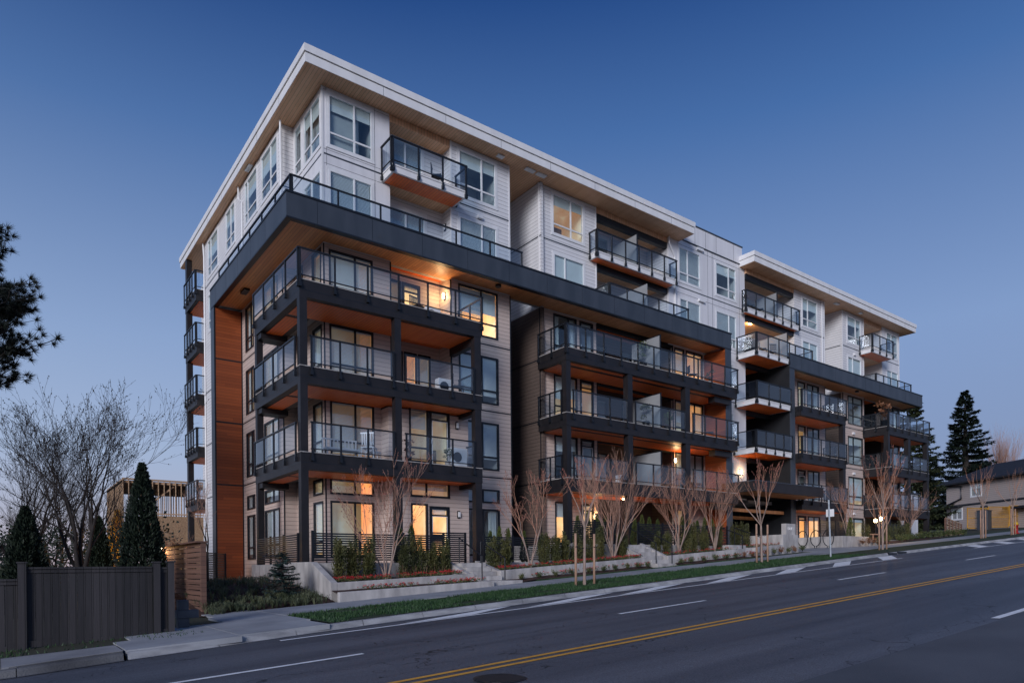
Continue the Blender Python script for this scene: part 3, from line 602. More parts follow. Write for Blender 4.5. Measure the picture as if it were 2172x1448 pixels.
bay('wall', PC, 35.47, 39.42, [(36.48, 38.45, 16.42, 18.4, (37.2,), 16.95, WFRAME, 'roller', .4, 0), (36.48, 38.45, 13.4, 15.4, (37.4,), None, WFRAME, 'roller', .8, 0)], ZT+.01, ZW, WHITE, WT, GREY)
bay('wall', PC, 42.0, 45.2, [(42.7, 44.9, F[k]+.32, F[k]+2.42, (43.5,), F[k]+.95, BLACK, 'roller', (.95, .3, .2)[k-2], (1, 0, 0)[k-2]) for k in (2, 3, 4)]+[(42.7, 44.9, 1.7, 3.2, (43.5,), None, BLACK, 'roller', .2, 1)], GZ+1, ZT, TAN, CT, BLACK)
bay('wall', PC, 42.0, 45.22, [(42.7, 44.75, 16.45, 18.42, (43.96,), 16.95, WFRAME, 'roller', .3, 0), (42.75, 44.75, 13.4, 15.4, (43.5,), None, WFRAME, 'roller', .85, 0)], ZT+.01, ZW, WHITE, WT, GREY)
recess(45.22, 48.23, 2.1, 3.6, (5, 6), WHITE, ROOFSOF, [(k, 45.6, 46.6, F[k]+.05, F[k]+2.3, 'door', 0) for k in (5, 6)])
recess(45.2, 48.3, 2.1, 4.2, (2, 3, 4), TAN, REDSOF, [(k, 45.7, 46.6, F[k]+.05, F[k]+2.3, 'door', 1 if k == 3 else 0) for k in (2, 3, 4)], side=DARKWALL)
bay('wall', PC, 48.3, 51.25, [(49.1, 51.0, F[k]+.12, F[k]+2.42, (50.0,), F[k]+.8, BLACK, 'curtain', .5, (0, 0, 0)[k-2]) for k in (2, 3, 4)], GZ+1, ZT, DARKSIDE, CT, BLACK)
bay('wall', PC, 48.23, 51.25, [(49.0, 50.95, 16.5, 18.42, (49.84,), 17.0, WFRAME, 'roller', .3, 0), (49.0, 50.95, 13.4, 15.4, (49.84,), None, WFRAME, 'roller', .8, 0)], ZT+.01, ZW, WPANEL, WT, GREY)
# ground floor of block C right of the gap sits in shade
# --- roofs
def roof(x0, x1, y0, y1):
    mb = MB(); mb.box(x0, y0, 18.753, x1, y1, 19.10); o = mb.build('roof', FASCIA, BL)
    mb = MB(); mb.box(x0-.05, y0-.05, 19.122, x1+.05, y1+.05, 19.40); mb.build('roof_cap', FASCIA, o)
    mb = MB(); mb.box(x0+.02, y0+.02, 19.10, x1-.02, y1-.02, 19.122); mb.build('drip_groove', DBROWN, o)
    mb = MB(); mb.box(x0+.03, y0+.03, 18.735, x1-.03, y1-.03, 18.752); mb.build('soffit', ROOFSOF, o)
    mb = MB()
    for x in frange(x0+3.2, x1-2, 3.05): mb.box(x, y0-.003, 18.76, x+.012, y0, 19.09)
    if x0 < 2:
        for y in frange(y0+3, y1-1, 3.05): mb.box(x0-.003, y, 18.76, x0, y+.012, 19.09)
    mb.build('fascia_joint', GREY, o)
    return o
roof(.72, 23.5, 1.14, 23.1); roof(29.40, 52.13, 1.16, 26.5)
mb = MB(); mb.box(2.6, 12, 18.75, 51, 26, 19.0); mb.build('roof', WPANEL, BL)
mb = MB(); mb.box(23.5, 2.42, 18.7, 29.4, 12, 18.94); mb.build('roof', WPANEL, BL)
# --- the charcoal bands
def bandblock(x0, x1, legs, left=None):
    mb = MB(); mb.box(x0, .75, 12.56, x1, .95, 13.42)
    if left: mb.box(x0, .95, 12.56, x0+.2, left, 13.42)
    o = mb.build('band', GREY, BL)
    mb = MB(); mb.box(x0-.025, .725, 13.422, x1+.025, 1.0, 13.5)
    if left: mb.box(x0-.025, 1.0, 13.422, x0+.25, left+.02, 13.5)
    mb.build('band_cap', BLACK, o)
    mb = MB(); mb.box(x0+.2, .95, 12.60, x1-(0 if legs != 'C' else 0)-.02, 2.29, 12.66)
    if left: mb.box(x0+.2, 2.29, 12.60, 1.72, left-.63, 12.66)
    o2 = mb.build('soffit', CEDAR, o)
    mb = MB(); mb.box(x0+.21, .96, 12.661, x1-.03, 2.6, 13.05)
    if left: mb.box(x0+.21, 2.6, 12.661, 1.15, left-.02, 13.05)
    mb.build('deck', CONC, o)
    mb = MB()
    for x in frange(x0+(1.15 if left else 1.4), x1-.9, 2.42): mb.box(x, .747, 12.57, x+.014, .75, 13.415)
    if left:
        for y in frange(3.2, left-1.0, 2.42): mb.box(x0-.003, y, 12.57, x0, y+.014, 13.415)
    mb.build('panel_joints', BLACK, o)
    mb = MB(); mb.box(x0-.004, .746, 12.50, x1, .97, 12.559); 
    if left: mb.box(x0-.004, .97, 12.50, x0+.22, left, 12.559)
    mb.build('drip_edge', BLACK, o)
    return o
bandblock(-.18, 26.35, 'A', 11.86); bandblock(32.62, 52.2, 'C')
mb = MB(); mb.box(51.98, .951, 12.56, 52.2, 4.5, 13.42); mb.box(51.3, 2.3, 12.60, 51.979, 4.5, 12.66); mb.build('band', GREY, BL)
mb = MB(); mb.box(25.8, .76, GZ+1, 26.34, 4.0, 12.499); mb.build('band_leg', GREY, BL)
mb = MB(); mb.box(25.786, .80, 0, 25.799, 2.295, 12.49); mb.build('wood_panel', WOODP, BL)
mb = MB(); mb.box(32.63, .76, 0, 33.19, 4.6, 12.499); o = mb.build('band_leg', GREY, BL)
mb = MB(); mb.box(32.615, .80, 0, 32.628, 4.59, 13.4); mb.build('dark_cladding', DARKWALL, o)
mb = MB(); mb.box(-.17, 11.262, GZ-.3, 1.155, 11.85, 12.499); o = mb.build('band_leg', GREY, BL)
mb = MB(); mb.box(-.10, 11.235, GZ+.2, 1.155, 11.261, 12.49); o = mb.build('wood_panel', WOODP, BL)
mb = MB()
for z in (F[2], F[3], F[4]): mb.box(-.1, 11.225, z-.035, 1.15, 11.234, z+.035)
mb.box(1.10, 11.224, GZ, 1.158, 11.233, 12.5); mb.box(-.17, 11.226, GZ, -.101, 11.2615, 12.5)
mb.build('panel_joints', BLACK, o)
CTP = [(x-.03, y-.014, a, x+.03, y+.03, b_-.01, BLACK) for x, y, a, b_ in ((4.6, 2.0, GZ, ZT), (7.56, 2.0, F[3], ZT), (10.85, 2.0, GZ, ZT), (12.92, 2.3, GZ, ZT), (16.78, 2.3, GZ, ZT), (22.9, 2.3, GZ, ZT), (39.42, 2.1, GZ, ZT), (42.0, 2.1, GZ, ZT), (45.2, 2.1, GZ, ZT))]
CTP += [(x-.014, y-.014, GZ, x+.03, y+.03, ZT-.01, BLACK) for x, y in ((1.16, 5.26), (1.7, 2.0))]                # corner boards where the cladding turns
CTP += [(x-.04, y-.016, ZT+.6, x+.04, y+.03, ZW-.01, FASCIA) for x, y in ((1.7, 2.0), (1.16, 5.26), (7.63, 2.0), (10.85, 2.0), (12.92, 2.3), (16.79, 2.3), (39.42, 2.1), (42.0, 2.1), (45.22, 2.1), (51.2, 2.1))] + [(1.14, 18.8, -1, 1.2, 18.89, ZW-.02, FASCIA)]
for q in CTP: mb = MB(); mb.box(*q[:6]); mb.build('corner_trim', q[6], BL)
mb = MB()
for z in (13.2, 15.72, 16.28, 18.62): mb.box(1.72, 1.994, z, 4.6, 1.999, z+.010)
for x in (1.86, 3.93): mb.box(x, 1.9935, 13.0, x+.010, 1.9985, 18.72)
mb.build('panel_joints', GREY, BL)

# --- balconies
def railing(par, pts, z, rail=True, pitch=1.22, drop=.30, h=1.07, stubs=True):
    """posts and rails in one mesh, each glass panel a mesh of its own"""
    mb = MB(); panels = []
    for (x0, y0), (x1, y1) in zip(pts, pts[1:]):
        L = math.hypot(x1-x0, y1-y0); n = max(1, round(L/pitch)); ux, uy = (x1-x0)/L, (y1-y0)/L
        q = [.06+(L-.12)*k/n for k in range(n+1)]
        for s in q:
            x, y = x0+ux*s, y0+uy*s
            mb.box(x-.03, y-.03, z-drop, x+.03, y+.03, z+h-.03)
            if stubs: mb.lathe((x+uy*.05, y-ux*.05+0, z-drop+.01), [(.05, 0), (.05, .10)], 8) if False else mb.box(x-.05, y-.05, z-drop-.02, x+.05, y+.05, z-drop+.13)
        mb.beam((x0, y0, z+h-.01), (x1, y1, z+h-.01), .075, .05)
        mb.beam((x0, y0, z+.11), (x1, y1, z+.11), .035, .035)
        for s, e in zip(q, q[1:]):
            g_ = MB(); s += .035; e -= .035
            nx, ny = -uy*.005, ux*.005
            for sg in (1,):
                g_.quad((x0+ux*s, y0+uy*s, z+.13), (x0+ux*e, y0+uy*e, z+.13), (x0+ux*e, y0+uy*e, z+h-.05), (x0+ux*s, y0+uy*s, z+h-.05))
            panels.append(g_)
    o = mb.build('railing', BLACK, par)
    for g_ in panels: g_.build('glass_panel', RGLASS, par)
    return o
def balcony(boxes, z, mat, sof, depth, rails, cap=True, h=1.07, soff=REDSOF, pitch=1.22, edge=True):
    mb = MB()
    for (x0, y0, x1, y1) in boxes: mb.box(x0, y0, z-depth, x1, y1, z)
    o = mb.build('balcony', mat, BL)
    if cap:
        mb = MB()
        for (x0, y0, x1, y1) in boxes: mb.box(x0-.02, y0-.02, z+.001, x1+.02, y1-.001, z+.028)
        mb.build('deck', CONC, o)
    mb = MB()
    for (x0, y0, x1, y1) in boxes:
        if edge: mb.box(x0-.004, y0-.004, z-.36, x1+.004, y1-.002, z-.335)
    if edge: mb.build('board_joint', BLACK, o)
    mb = MB()
    for (x0, y0, x1, y1) in boxes: mb.box(x0+sof, y0+sof, z-depth-.012, x1-sof, y1-.004, z-depth-.001)
    if soff: mb.build('soffit', soff, o)
    for r_ in rails: railing(o, r_, z+.03, h=h, pitch=pitch)
    return o
TOPS = {2: 3.91, 3: 6.98, 4: 10.05}
for k in (4, 3, 2):
    z = TOPS[k]
    o = balcony([(0, 0, 7.8, 1.99), (0, 1.991, 1.15, 5.35)], z, DBROWN, .26, .6, [[(-.05, 5.3), (-.05, -.05), (7.86, -.05), (7.86, 1.9)]] if k == 4 else
                [[(-.05, 5.3), (-.05, .32)], [(.34, -.05), (3.7, -.05)], [(4.12, -.05), (7.42, -.05)], [(7.86, .3), (7.86, 1.9)]])
# floor bridging to the set-back bay
    mb = MB(); mb.box(1.151, 2.0, z-.3, 1.69, 5.25, z+.02); mb.build('balcony_floor', CONC, o)
    # downstand beams under the deck
    mb = MB(); mb.box(7.45, .3, z-.95 if k == 4 else z-.8, 7.7, 1.98, z-.615); mb.build('beam', DBROWN, o); mb = MB(); mb.box(.05, 4.6, z-.82, 1.14, 5.3, z-.615); mb.build('beam', DBROWN, o)
o = BL
mb = MB()
def post(mb, x0, y0, x1, y1, segs):
    for a, b_ in segs: mb.box(x0, y0, a, x1, y1, b_)
for (x0, y0, x1, y1) in ((.0, .0, .27, .27), (3.74, .01, 4.02, .29), (7.46, .01, 7.78, .29), (.01, 5.08, .27, 5.34)):
    mb = MB(); segs = [(-.06, TOPS[2]-.601), (TOPS[2]+.03, TOPS[3]-.601), (TOPS[3]+.03, TOPS[4]-.601)]
    post(mb, x0, y0, x1, y1, segs); mb.build('balcony_post', DBROWN, BL)
for k in (4, 3, 2):
    z = TOPS[k]; x0, x1 = 12.75, 25.9
    rl = [[(12.70, 2.25), (12.70, .14), (26.12, .14), (26.12, .7)]] if k == 4 else [[(12.70, 2.25), (12.70, .45)], [(13.08, .14), (16.84, .14)], [(17.32, .14), (21.35, .14)], [(21.88, .14), (26.12, .14), (26.12, .7)]]
    o = balcony([(x0, .2, 26.08, .749), (x0, .7501, 25.78, 2.29)], z, DBROWN, .24, .6, rl, pitch=1.2)
    mb = MB(); mb.box(24.3, .45, z-.95, 25.75, .9, z-.615); mb.build('beam', DBROWN, o)
    fr_ = MB(); fr_.box(19.44, .3, z+.08, 19.47, 2.28, z+1.85); fr_.build('privacy_screen', FROST, o)
    fr_ = MB(); fr_.beam((19.455, .27, z+.03), (19.455, .27, z+1.9), .05, .05); fr_.beam((19.455, .27, z+1.88), (19.455, 2.28, z+1.88), .05, .05); fr_.build('screen_frame', BLACK, o)
for (x0, x1) in ((12.77, 13.05), (16.92, 17.26), (21.42, 21.8)):
    mb = MB(); post(mb, x0, .22, x1, .55, [(-.9, TOPS[2]-.601), (TOPS[2]+.03, TOPS[3]-.601), (TOPS[3]+.03, TOPS[4]-.601)]); mb.build('balcony_post', DBROWN, BL)
for k in (4, 3, 2):
    z = TOPS[k]; balcony([(33.22, .35, 38.95, 2.09)], z, DBROWN, .24, .6, [[(33.21, .6), (33.21, .29), (39.0, .29), (39.0, 2.05)]], pitch=1.15)
mb = MB(); post(mb, 38.62, .38, 38.93, .7, [(.9, TOPS[2]-.601), (TOPS[2]+.03, TOPS[3]-.601), (TOPS[3]+.03, TOPS[4]-.601)]); mb.build('balcony_post', DBROWN, BL)
for k in (4, 3, 2):
    z = TOPS[k]
    balcony([(44.95, .2, 52.0, 2.09), (51.27, 2.091, 52.0, 6)], z, DBROWN, .24, .6, [[(44.90, 2.05), (44.90, .14), (52.05, .14), (52.05, 6)]] if k == 4 else [[(44.90, 2.05), (44.90, .5)], [(45.35, .14), (48.2, .14)], [(48.8, .14), (51.6, .14)], [(52.05, .5), (52.05, 6)]], pitch=1.15)
for (x0, x1) in ((44.97, 45.27), (48.3, 48.7), (51.65, 51.98)):
    mb = MB(); post(mb, x0, .22, x1, .55, [(1.2, TOPS[2]-.601), (TOPS[2]+.03, TOPS[3]-.601), (TOPS[3]+.03, TOPS[4]-.601)]); mb.build('balcony_post', DBROWN, BL)
# cantilevered white balconies
def white_balcony(x0, x1, y0, yw, z, rl, pitch=1.05, screen=None):
    o = balcony([(x0, y0, x1, yw)], z, FASCIA, .10, .30, rl, pitch=pitch, edge=False, h=1.05)
    mb = MB(); mb.box(x0-.03, y0-.03, z-.05, x1+.03, yw-.01, z-.002); mb.build('deck_edge', FASCIA, o)
    if screen:
        mb = MB(); mb.box(screen, y0+.1, z+.08, screen+.03, yw+1.4, z+1.75); mb.build('privacy_screen', FROST, o)
        mb = MB(); mb.beam((screen+.015, y0+.07, z), (screen+.015, y0+.07, z+1.8), .05, .05); mb.build('screen_frame', BLACK, o)
    return o
white_balcony(4.25, 7.75, 1.03, 1.985, 16.08, [[(4.2, 1.95), (4.2, .98), (7.81, .98), (7.81, 1.95)]])
white_balcony(16.3, 22.5, 1.72, 2.285, 16.08, [[(16.25, 2.25), (16.25, 1.67), (22.6, 1.67), (22.6, 2.25)]], 1.04, 19.4)
white_balcony(29.42, 35.52, 1.8, 2.085, 16.08, [[(29.35, 2.06), (29.35, 1.75), (35.6, 1.75), (35.6, 2.06)]], 1.0, 33.0)
white_balcony(44.5, 47.8, 1.1, 2.085, 16.08, [[(44.45, 2.06), (44.45, 1.05), (47.86, 1.05), (47.86, 2.06)]])
white_balcony(28.95, 32.55, .78, 2.2, 13.03, [[(28.9, 2.18), (28.9, .73), (32.6, .73)]], 1.15, 32.5)
white_balcony(28.75, 32.5, .66, 2.2, 9.98, [[(28.7, 2.18), (28.7, .61), (32.55, .61)]], 1.15)
white_balcony(28.55, 32.5, .6, 2.2, 6.93, [[(28.5, 2.18), (28.5, .55), (32.55, .55)]], 1.15)
# railings of the terraces on the band
o = bpy.data.objects['band']
railing(o, [(.07, 11.2), (.07, 1.0), (10.85, 1.0)], 13.1, h=1.14, pitch=1.85, stubs=False, drop=0)
railing(o, [(16.5, 2.2), (16.5, 1.03), (22.8, 1.03), (22.8, 2.2)], 13.1, h=1.14, stubs=False, drop=0)
mb = MB(); mb.box(19.4, 1.1, 13.1, 19.43, 3.8, 14.9); mb.build('privacy_screen', FROST, o)
railing(o, [(32.62, 1.02), (35.9, 1.02), (35.9, 2.05)], 13.1, h=1.14, stubs=False, drop=0); railing(o, [(45.0, 2.05), (45.0, 1.08), (51.0, 1.08), (51.0, 2.05)], 13.1, h=1.14, stubs=False, drop=0)
# rear balconies at the far left corner
for k in (2, 3, 4, 5, 6):
    z = F[k]-.02
    o = balcony([(.72, 18.90, 2.59, 21.8)], z, DBROWN, .2, .6, [[(.66, 21.8), (.66, 18.84), (1.3, 18.84)]], pitch=.8)
mb = MB(); post(mb, .74, 21.4, 1.05, 21.78, [(-1.8, F[2]-.63)]+[(F[k]+.02, F[k+1]-.63) for k in (2, 3, 4, 5)]+[(F[6]+.02, 18.73)]); mb.build('balcony_post', DBROWN, BL)
# downpipes
for pts in ([(1.05, 5.0, 18.7), (1.05, 5.0, 13.1)], [(1.05, 11.3, 18.7), (1.05, 11.3, 18.1), (1.10, 10.9, 17.8), (1.10, 10.9, 13.1)], [(1.05, 18.6, 18.7), (1.10, 18.6, 17.9), (1.10, 18.6, -1.2)],
            [(22.45, 2.1, 18.7), (22.45, 2.1, 18.3), (23.05, 2.2, 17.7), (23.05, 2.2, 13.1)], [(39.0, 2.04, 18.7), (39.0, 2.04, 13.1)]):
    mb = MB(); mb.tube(pts, .045, 8); o = mb.build('downpipe', WFRAME, BL)
# soffit vents, wall lamps, hose vents
for q in [(x, y, 18.67, x+.35, y+.22, 18.73, WFRAME) for x, y in ((9.9, 1.5), (43.6, 1.5))]+[(x, y, 18.68, x+.55, y+.25, 18.733, WFRAME) for x, y in ((11.6, 1.55), (12.3, 1.55), (40.2, 1.6))]+[(.9, 9.0, 18.69, 1.1, 9.7, 18.733, WFRAME), (.45, 8.3, 12.5, .7, 8.95, 12.59, BLACK)]:
    mb = MB(); mb.box(*q[:6]); mb.build('soffit_vent', q[6], BL)
for x, y in ((9.7, 1.35), (42.6, 1.35)): mb = MB(); mb.lathe((x, y, 12.5), [(.14, 0), (.14, .09)], 12); mb.build('soffit_vent', BLACK, BL)
for q in [(x, 2.12, z, x+.55, 2.247, z+.14) for x, z in ((25.1, 18.68), (25.2, 15.62))]+[(43.3, 1.98, z, 43.55, 2.095, z+.16) for z in (F[2]-.45, F[3]-.45, F[4]-.45)]+[(9.0, 1.86, F[6]-.42, 9.25, 1.995, F[6]-.28), (43.6, 1.96, F[6]-.5, 43.8, 2.095, F[6]-.35)]:
    mb = MB(); mb.box(*q); mb.build('exhaust_hood', WFRAME, BL)
def pt(loc, power, color=(1, .62, .28), r=.05):
    l = bpy.data.lights.new('lamp_light', 'POINT'); l.energy = power; l.color = color; l.shadow_soft_size = r
    o = bpy.data.objects.new('lamp_light', l); col.objects.link(o); o.location = loc; return o
def sconce(P, a, z, power, lit=True):
    mb = MB(); pbox(mb, P, a-.06, a+.06, z-.16, z+.16, -.05, .0); o = mb.build('wall_lamp', BLACK, BL)
    mb = MB(); pbox(mb, P, a-.045, a+.045, z-.11, z+.11, -.11, -.051); mb.build('lamp_glass', LAMPM if lit else WFRAME, o)
    if lit:
        l = pt(P(a, z+.02, -.24), power); l.parent = BL; l.matrix_parent_inverse = world_of(BL).inverted()
sconce(FR('X', 7.56), 2.5, F[4]+1.95, 14)
sconce(PB, 22.4-.0, F[2]+1.95, 0, False) if False else None
sconce(FR('Y', 2.3), 22.95+.0, F[2]+1.95, 10)
sconce(FR('Y', 2.3), 16.65, 2.35, 10)
sconce(PM, 29.3, F[2]+1.75, 7)
sconce(P13, 7.4, 2.05, 0, False); sconce(P13, 7.35, F[2]+2.0, 0, False)
sconce(FR('X', 7.63), 2.5, F[5]+2.0, 0, False); sconce(PC, 34.6, F[3]+2.2, 0, False)
# ceiling lamps: inside the lit flat, in the loggia of the middle stack
mb = MB(); mb.lathe((9.0, 2.7, F[4]+2.28), [(.16, 0), (.19, .03), (.19, .07)], 20); mb.build('ceiling_lamp', LAMPW, BL)
mb = MB(); mb.lathe((31.5, 2.9, F[5]+2.65), [(.10, 0), (.10, .05)], 12); mb.build('ceiling_lamp', LAMPM, BL)
l = pt((31.5, 2.9, F[5]+2.5), 18); l.parent = BL; l.matrix_parent_inverse = world_of(BL).inverted()
mb = MB(); mb.lathe((17.8, 1.4, TOPS[2]-.66), [(.10, 0), (.10, .04)], 12); mb.build('ceiling_lamp', LAMPM, BL)
l = pt((17.8, 1.3, TOPS[2]-.85), 10); l.parent = BL; l.matrix_parent_inverse = world_of(BL).inverted()
# entrance canopy and dark entry
mb = MB(); mb.box(26.0, -1.0, 3.98, 33.4, .745, 4.55); mb.box(26.36, .745, 3.98, 32.6, 5, 4.55); o = mb.build('canopy', DBROWN, BL)
mb = MB(); mb.box(26.15, -.85, 3.965, 33.25, .74, 3.979); mb.build('soffit', CEDAR, o)
mb = MB(); mb.box(25.97, -1.03, 4.551, 33.43, .745, 4.60); mb.build('canopy_cap', GREY, o)
wall('wall', FR('Y', 4.6), 26.36, 32.6, 0, 3.97, [(28.2, 30.6, .8, 3.1)], DARKWALL)
window(FR('Y', 4.6), 28.2, 30.6, .8, 3.1, (29.4,), None, BLACK, None, 0, 0, name='entrance_door')
mb = MB(); mb.box(26.4, 1.2, 3.0, 32.5, 1.5, 3.2); mb.build('entry_beam', CEDAR, BL); mb = MB(); mb.box(26.4, 2.8, 2.7, 32.5, 3.1, 2.9); mb.build('entry_beam', CEDAR, BL)

# ------------------------------------------------------------------ front garden: walls, stairs
def gz(x): return RZ(x)+.13
def wallpoly(name, poly, z0, z1, label, cat='planter wall', group=None, mat=CONC, bevel=.012):
    mb = MB(); mb.prism(poly, z0, z1); return tag(mb.build(name, mat, None, bevel=bevel), label, cat, group)
# terrace of block A
mb = MB(); mb.box(-.14, -.3, -1.7, 7.9, 5.55, -.06); mb.box(-.56, -2.45, -1.7, 4.58, -.301, -.06); mb.box(4.581, -1.2, -1.7, 6.2, -.301, -.09); mb.box(6.201, -2.45, -1.7, 10.6, -.301, -.06)
mb.box(7.901, -.3, -1.7, 10.6, 1.9, -.06)
tag(mb.build('terrace', CONC, None, bevel=.01), 'raised concrete terrace under the corner flat with a pale retaining edge', 'terrace')
mb = MB(); mb.box(10.62, -2.45, -1.2, 13.55, 2.2, .72); mb.box(13.551, -.9, -1, 14.8, 2.2, .68); mb.box(14.801, -2.45, -1, 21.6, 2.2, .72); mb.box(21.601, -1.0, -.8, 26.2, 2.2, .74)
tag(mb.build('terrace', CONC, None, bevel=.01), 'raised concrete terrace under the balconies between the two flights of steps', 'terrace')
# planter walls
mb = MB()
mb.hexa([(-.6, -4.1, -1.5), (-.38, -4.1, -1.5), (-.38, -2.45, -1.5), (-.6, -2.45, -1.5), (-.6, -4.1, -.67), (-.38, -4.1, -.67), (-.38, -2.45, -.02), (-.6, -2.45, -.02)])
mb.hexa([(-.6, -2.449, -1.5), (-.38, -2.449, -1.5), (-.38, -.3, -1.5), (-.6, -.3, -1.5), (-.6, -2.449, -.02), (-.38, -2.449, -.02), (-.38, -.3, -.02), (-.6, -.3, -.02)])
mb.hexa([(-.379, -4.1, -1.5), (4.62, -4.1, -1.5), (4.62, -3.9, -1.5), (-.379, -3.9, -1.5), (-.379, -4.1, -.67), (4.62, -4.1, -.46), (4.62, -3.9, -.46), (-.379, -3.9, -.67)])
mb.hexa([(4.42, -3.899, -1.2), (4.62, -3.899, -1.2), (4.62, -2.46, -1.2), (4.42, -2.46, -1.2), (4.42, -3.899, -.46), (4.62, -3.899, -.46), (4.62, -2.46, .0), (4.42, -2.46, .0)])
tag(mb.build('planter_wall', CONC, None, bevel=.012), 'pale concrete planter wall left of the first steps with a sloping left end', 'planter wall')
mb = MB(); mb.hexa([(-.75, -5.08, -1.5), (4.75, -5.08, -1.2), (4.75, -4.93, -1.2), (-.75, -4.93, -1.5), (-.75, -5.08, -.93), (4.75, -5.08, -.70), (4.75, -4.93, -.70), (-.75, -4.93, -.93)])
tag(mb.build('planter_wall', CONC, None, bevel=.012), 'low concrete edging wall along the pavement in front of the first planter', 'planter wall')
def pw(x0, za, x1, zb, y, cheek_l=None, cheek_r=None, th=.2):
    mb = MB()
    mb.hexa([(x0, y-.1, RZ(x0)-.3), (x1, y-.1, RZ(x1)-.3), (x1, y+.1, RZ(x1)-.3), (x0, y+.1, RZ(x0)-.3), (x0, y-.1, za), (x1, y-.1, zb), (x1, y+.1, zb), (x0, y+.1, za)])
    for ck, xa, zz in ((cheek_l, x0, za), (cheek_r, x1-.2, zb)):
        if ck: mb.hexa([(xa, y+.101, RZ(x0)-.3), (xa+.2, y+.101, RZ(x0)-.3), (xa+.2, ck[0], RZ(x0)-.3), (xa, ck[0], RZ(x0)-.3), (xa, y+.101, zz), (xa+.2, y+.101, zz), (xa+.2, ck[0], ck[1]), (xa, ck[0], ck[1])])
    return mb
tag(pw(5.72, -.37, 13.6, .11, -4, (-2.46, .0), (-2.46, .76)).build('planter_wall', CONC, None, bevel=.012), 'long concrete planter wall between the first and second steps', 'planter wall')
tag(pw(14.75, .18, 20.3, .53, -4, (-2.46, .78), None).build('planter_wall', CONC, None, bevel=.012), 'concrete planter wall right of the second steps', 'planter wall')
mb = MB(); mb.hexa([(21.8, -3.8, -.2), (24.5, -3.6, 0), (24.5, -3.4, 0), (21.8, -3.6, -.2), (21.8, -3.8, .62), (24.5, -3.6, .79), (24.5, -3.4, .79), (21.8, -3.6, .62)])
mb.box(21.8, -3.6, -.2, 22.0, -1.01, .62); mb.box(24.5, -3.6, -.2, 26.0, -3.1, 1.33); mb.box(24.5, -3.1, 0, 24.75, -1.01, 1.33)
tag(mb.build('planter_wall', CONC, None, bevel=.012), 'concrete planter wall and taller plinth that carries the name sign', 'planter wall')
mb = MB(); mb.box(31.7, -3.1, .2, 34.9, -2.85, 1.42); mb.box(31.7, -2.849, .2, 31.95, -.1, 1.42); mb.box(34.901, -3.35, .3, 37.2, -3.1, 1.25); mb.box(34.901, -3.099, .3, 35.1, -2.85, 1.25)
tag(mb.build('planter_wall', CONC, None, bevel=.012), 'pale concrete planter wall behind the three bicycle racks', 'planter wall')
mb = MB(); mb.box(31.96, -2.84, .5, 45, 2.0, 1.28); mb.box(35.1, -3.09, .5, 45, -2.85, 1.15)
tag(mb.build('terrace', CONC, None), 'raised terrace behind the bicycle rack wall', 'terrace')
# soil in the planters
mb = MB()
def soil(x0, z0, x1, z1, ya, yb, zb=None):
    n = 12
    for i in range(n):
        for j in range(3):
            P = []
            for (u, v) in ((i, j), (i+1, j), (i+1, j+1), (i, j+1)):
                x = x0+(x1-x0)*u/n; y = ya+(yb-ya)*v/3; P.append((x, y, z0+(z1-z0)*u/n+.09*v/3+.02*sin(x*7+y*5)))
            mb.quad(*P)
soil(-.37, -.75, 4.41, -.55, -3.89, -2.46); soil(-.6, -1.0, 4.6, -.78, -4.92, -4.11); soil(5.93, -.46, 13.39, .02, -3.89, -2.46); soil(14.96, .1, 20.3, .42, -3.89, -2.46)
soil(22.01, .52, 24.5, .70, -3.59, -1.2); soil(5.8, -.80, 13.5, -.34, -4.45, -4.11); soil(15.2, -.22, 21.8, .15, -4.45, -4.11); soil(35.2, .98, 44, 1.5, -4.0, -3.36)
soil(20.3, .1, 21.8, .3, -4, -2)
struct(mb.build('planter_soil', SOIL))
mb = MB()                                          # side bed left of the building, sloping to the pavement
X = frange(-4.4, -.57, .4); Y = frange(-4.95, 11, .6)
def bedz(x, y): return gz(x)-.02+max(0, min(.55, (y+4.6)*.13))+.03*sin(x*5+y*4)
for a, b_ in zip(X, X[1:]):
    for c, d in zip(Y, Y[1:]): mb.quad((a, c, bedz(a, c)), (b_, c, bedz(b_, c)), (b_, d, bedz(b_, d)), (a, d, bedz(a, d)))
struct(mb.build('side_bed_soil', SOIL))
# stairs
def stairs(x0, x1, ybot, zb, zt, n, run, label):
    root = thing('steps', ((x0+x1)/2, ybot, zb), label, 'steps')
    h = (zt-zb)/n
    mb = MB()
    for k in range(n): mb.box(x0, ybot+run*k, zb-.4, x1, ybot+run*n+.25, zb+h*(k+1)) if k == 0 else mb.box(x0+.002*k, ybot+run*k, zb+h*k+.0005, x1-.002*k, ybot+run*n+.25, zb+h*(k+1))
    mb.build('treads', CONC, root, bevel=.01)
    return root
stairs(4.64, 5.71, -4.55, RZ(5.2)+.145, -.09, 5, .33, 'first flight of five pale concrete steps, nearest the corner flat')
mb = MB(); mb.box(4.76, -4.9, -1.1, 6.1, -4.551, RZ(5.2)+.30); tag(mb.build('bottom_step', CONC, None, bevel=.01), 'wide bottom step beside the pavement at the first flight', 'step')
stairs(13.62, 14.74, -4.5, RZ(14)+.145, .68, 6, .33, 'second flight of six pale concrete steps between the long planters')
stairs(20.32, 21.79, -4.2, RZ(21)+.145, .74, 4, .33, 'third flight of steps half hidden beside the name sign planter')
def handrail(pts, label):
    """sloping handrail with uprights"""
    root = thing('handrail', pts[0][:2]+(pts[0][2],), label, 'handrail')
    mb = MB(); mb.tube([(x, y, z+.92) for x, y, z in pts], .022, 8); mb.build('rail', BLACK, root)
    for x, y, z in (pts[0], pts[-1]): mb = MB(); mb.tube([(x, y, z), (x, y, z+.92)], .022, 8); mb.build('upright', BLACK, root)
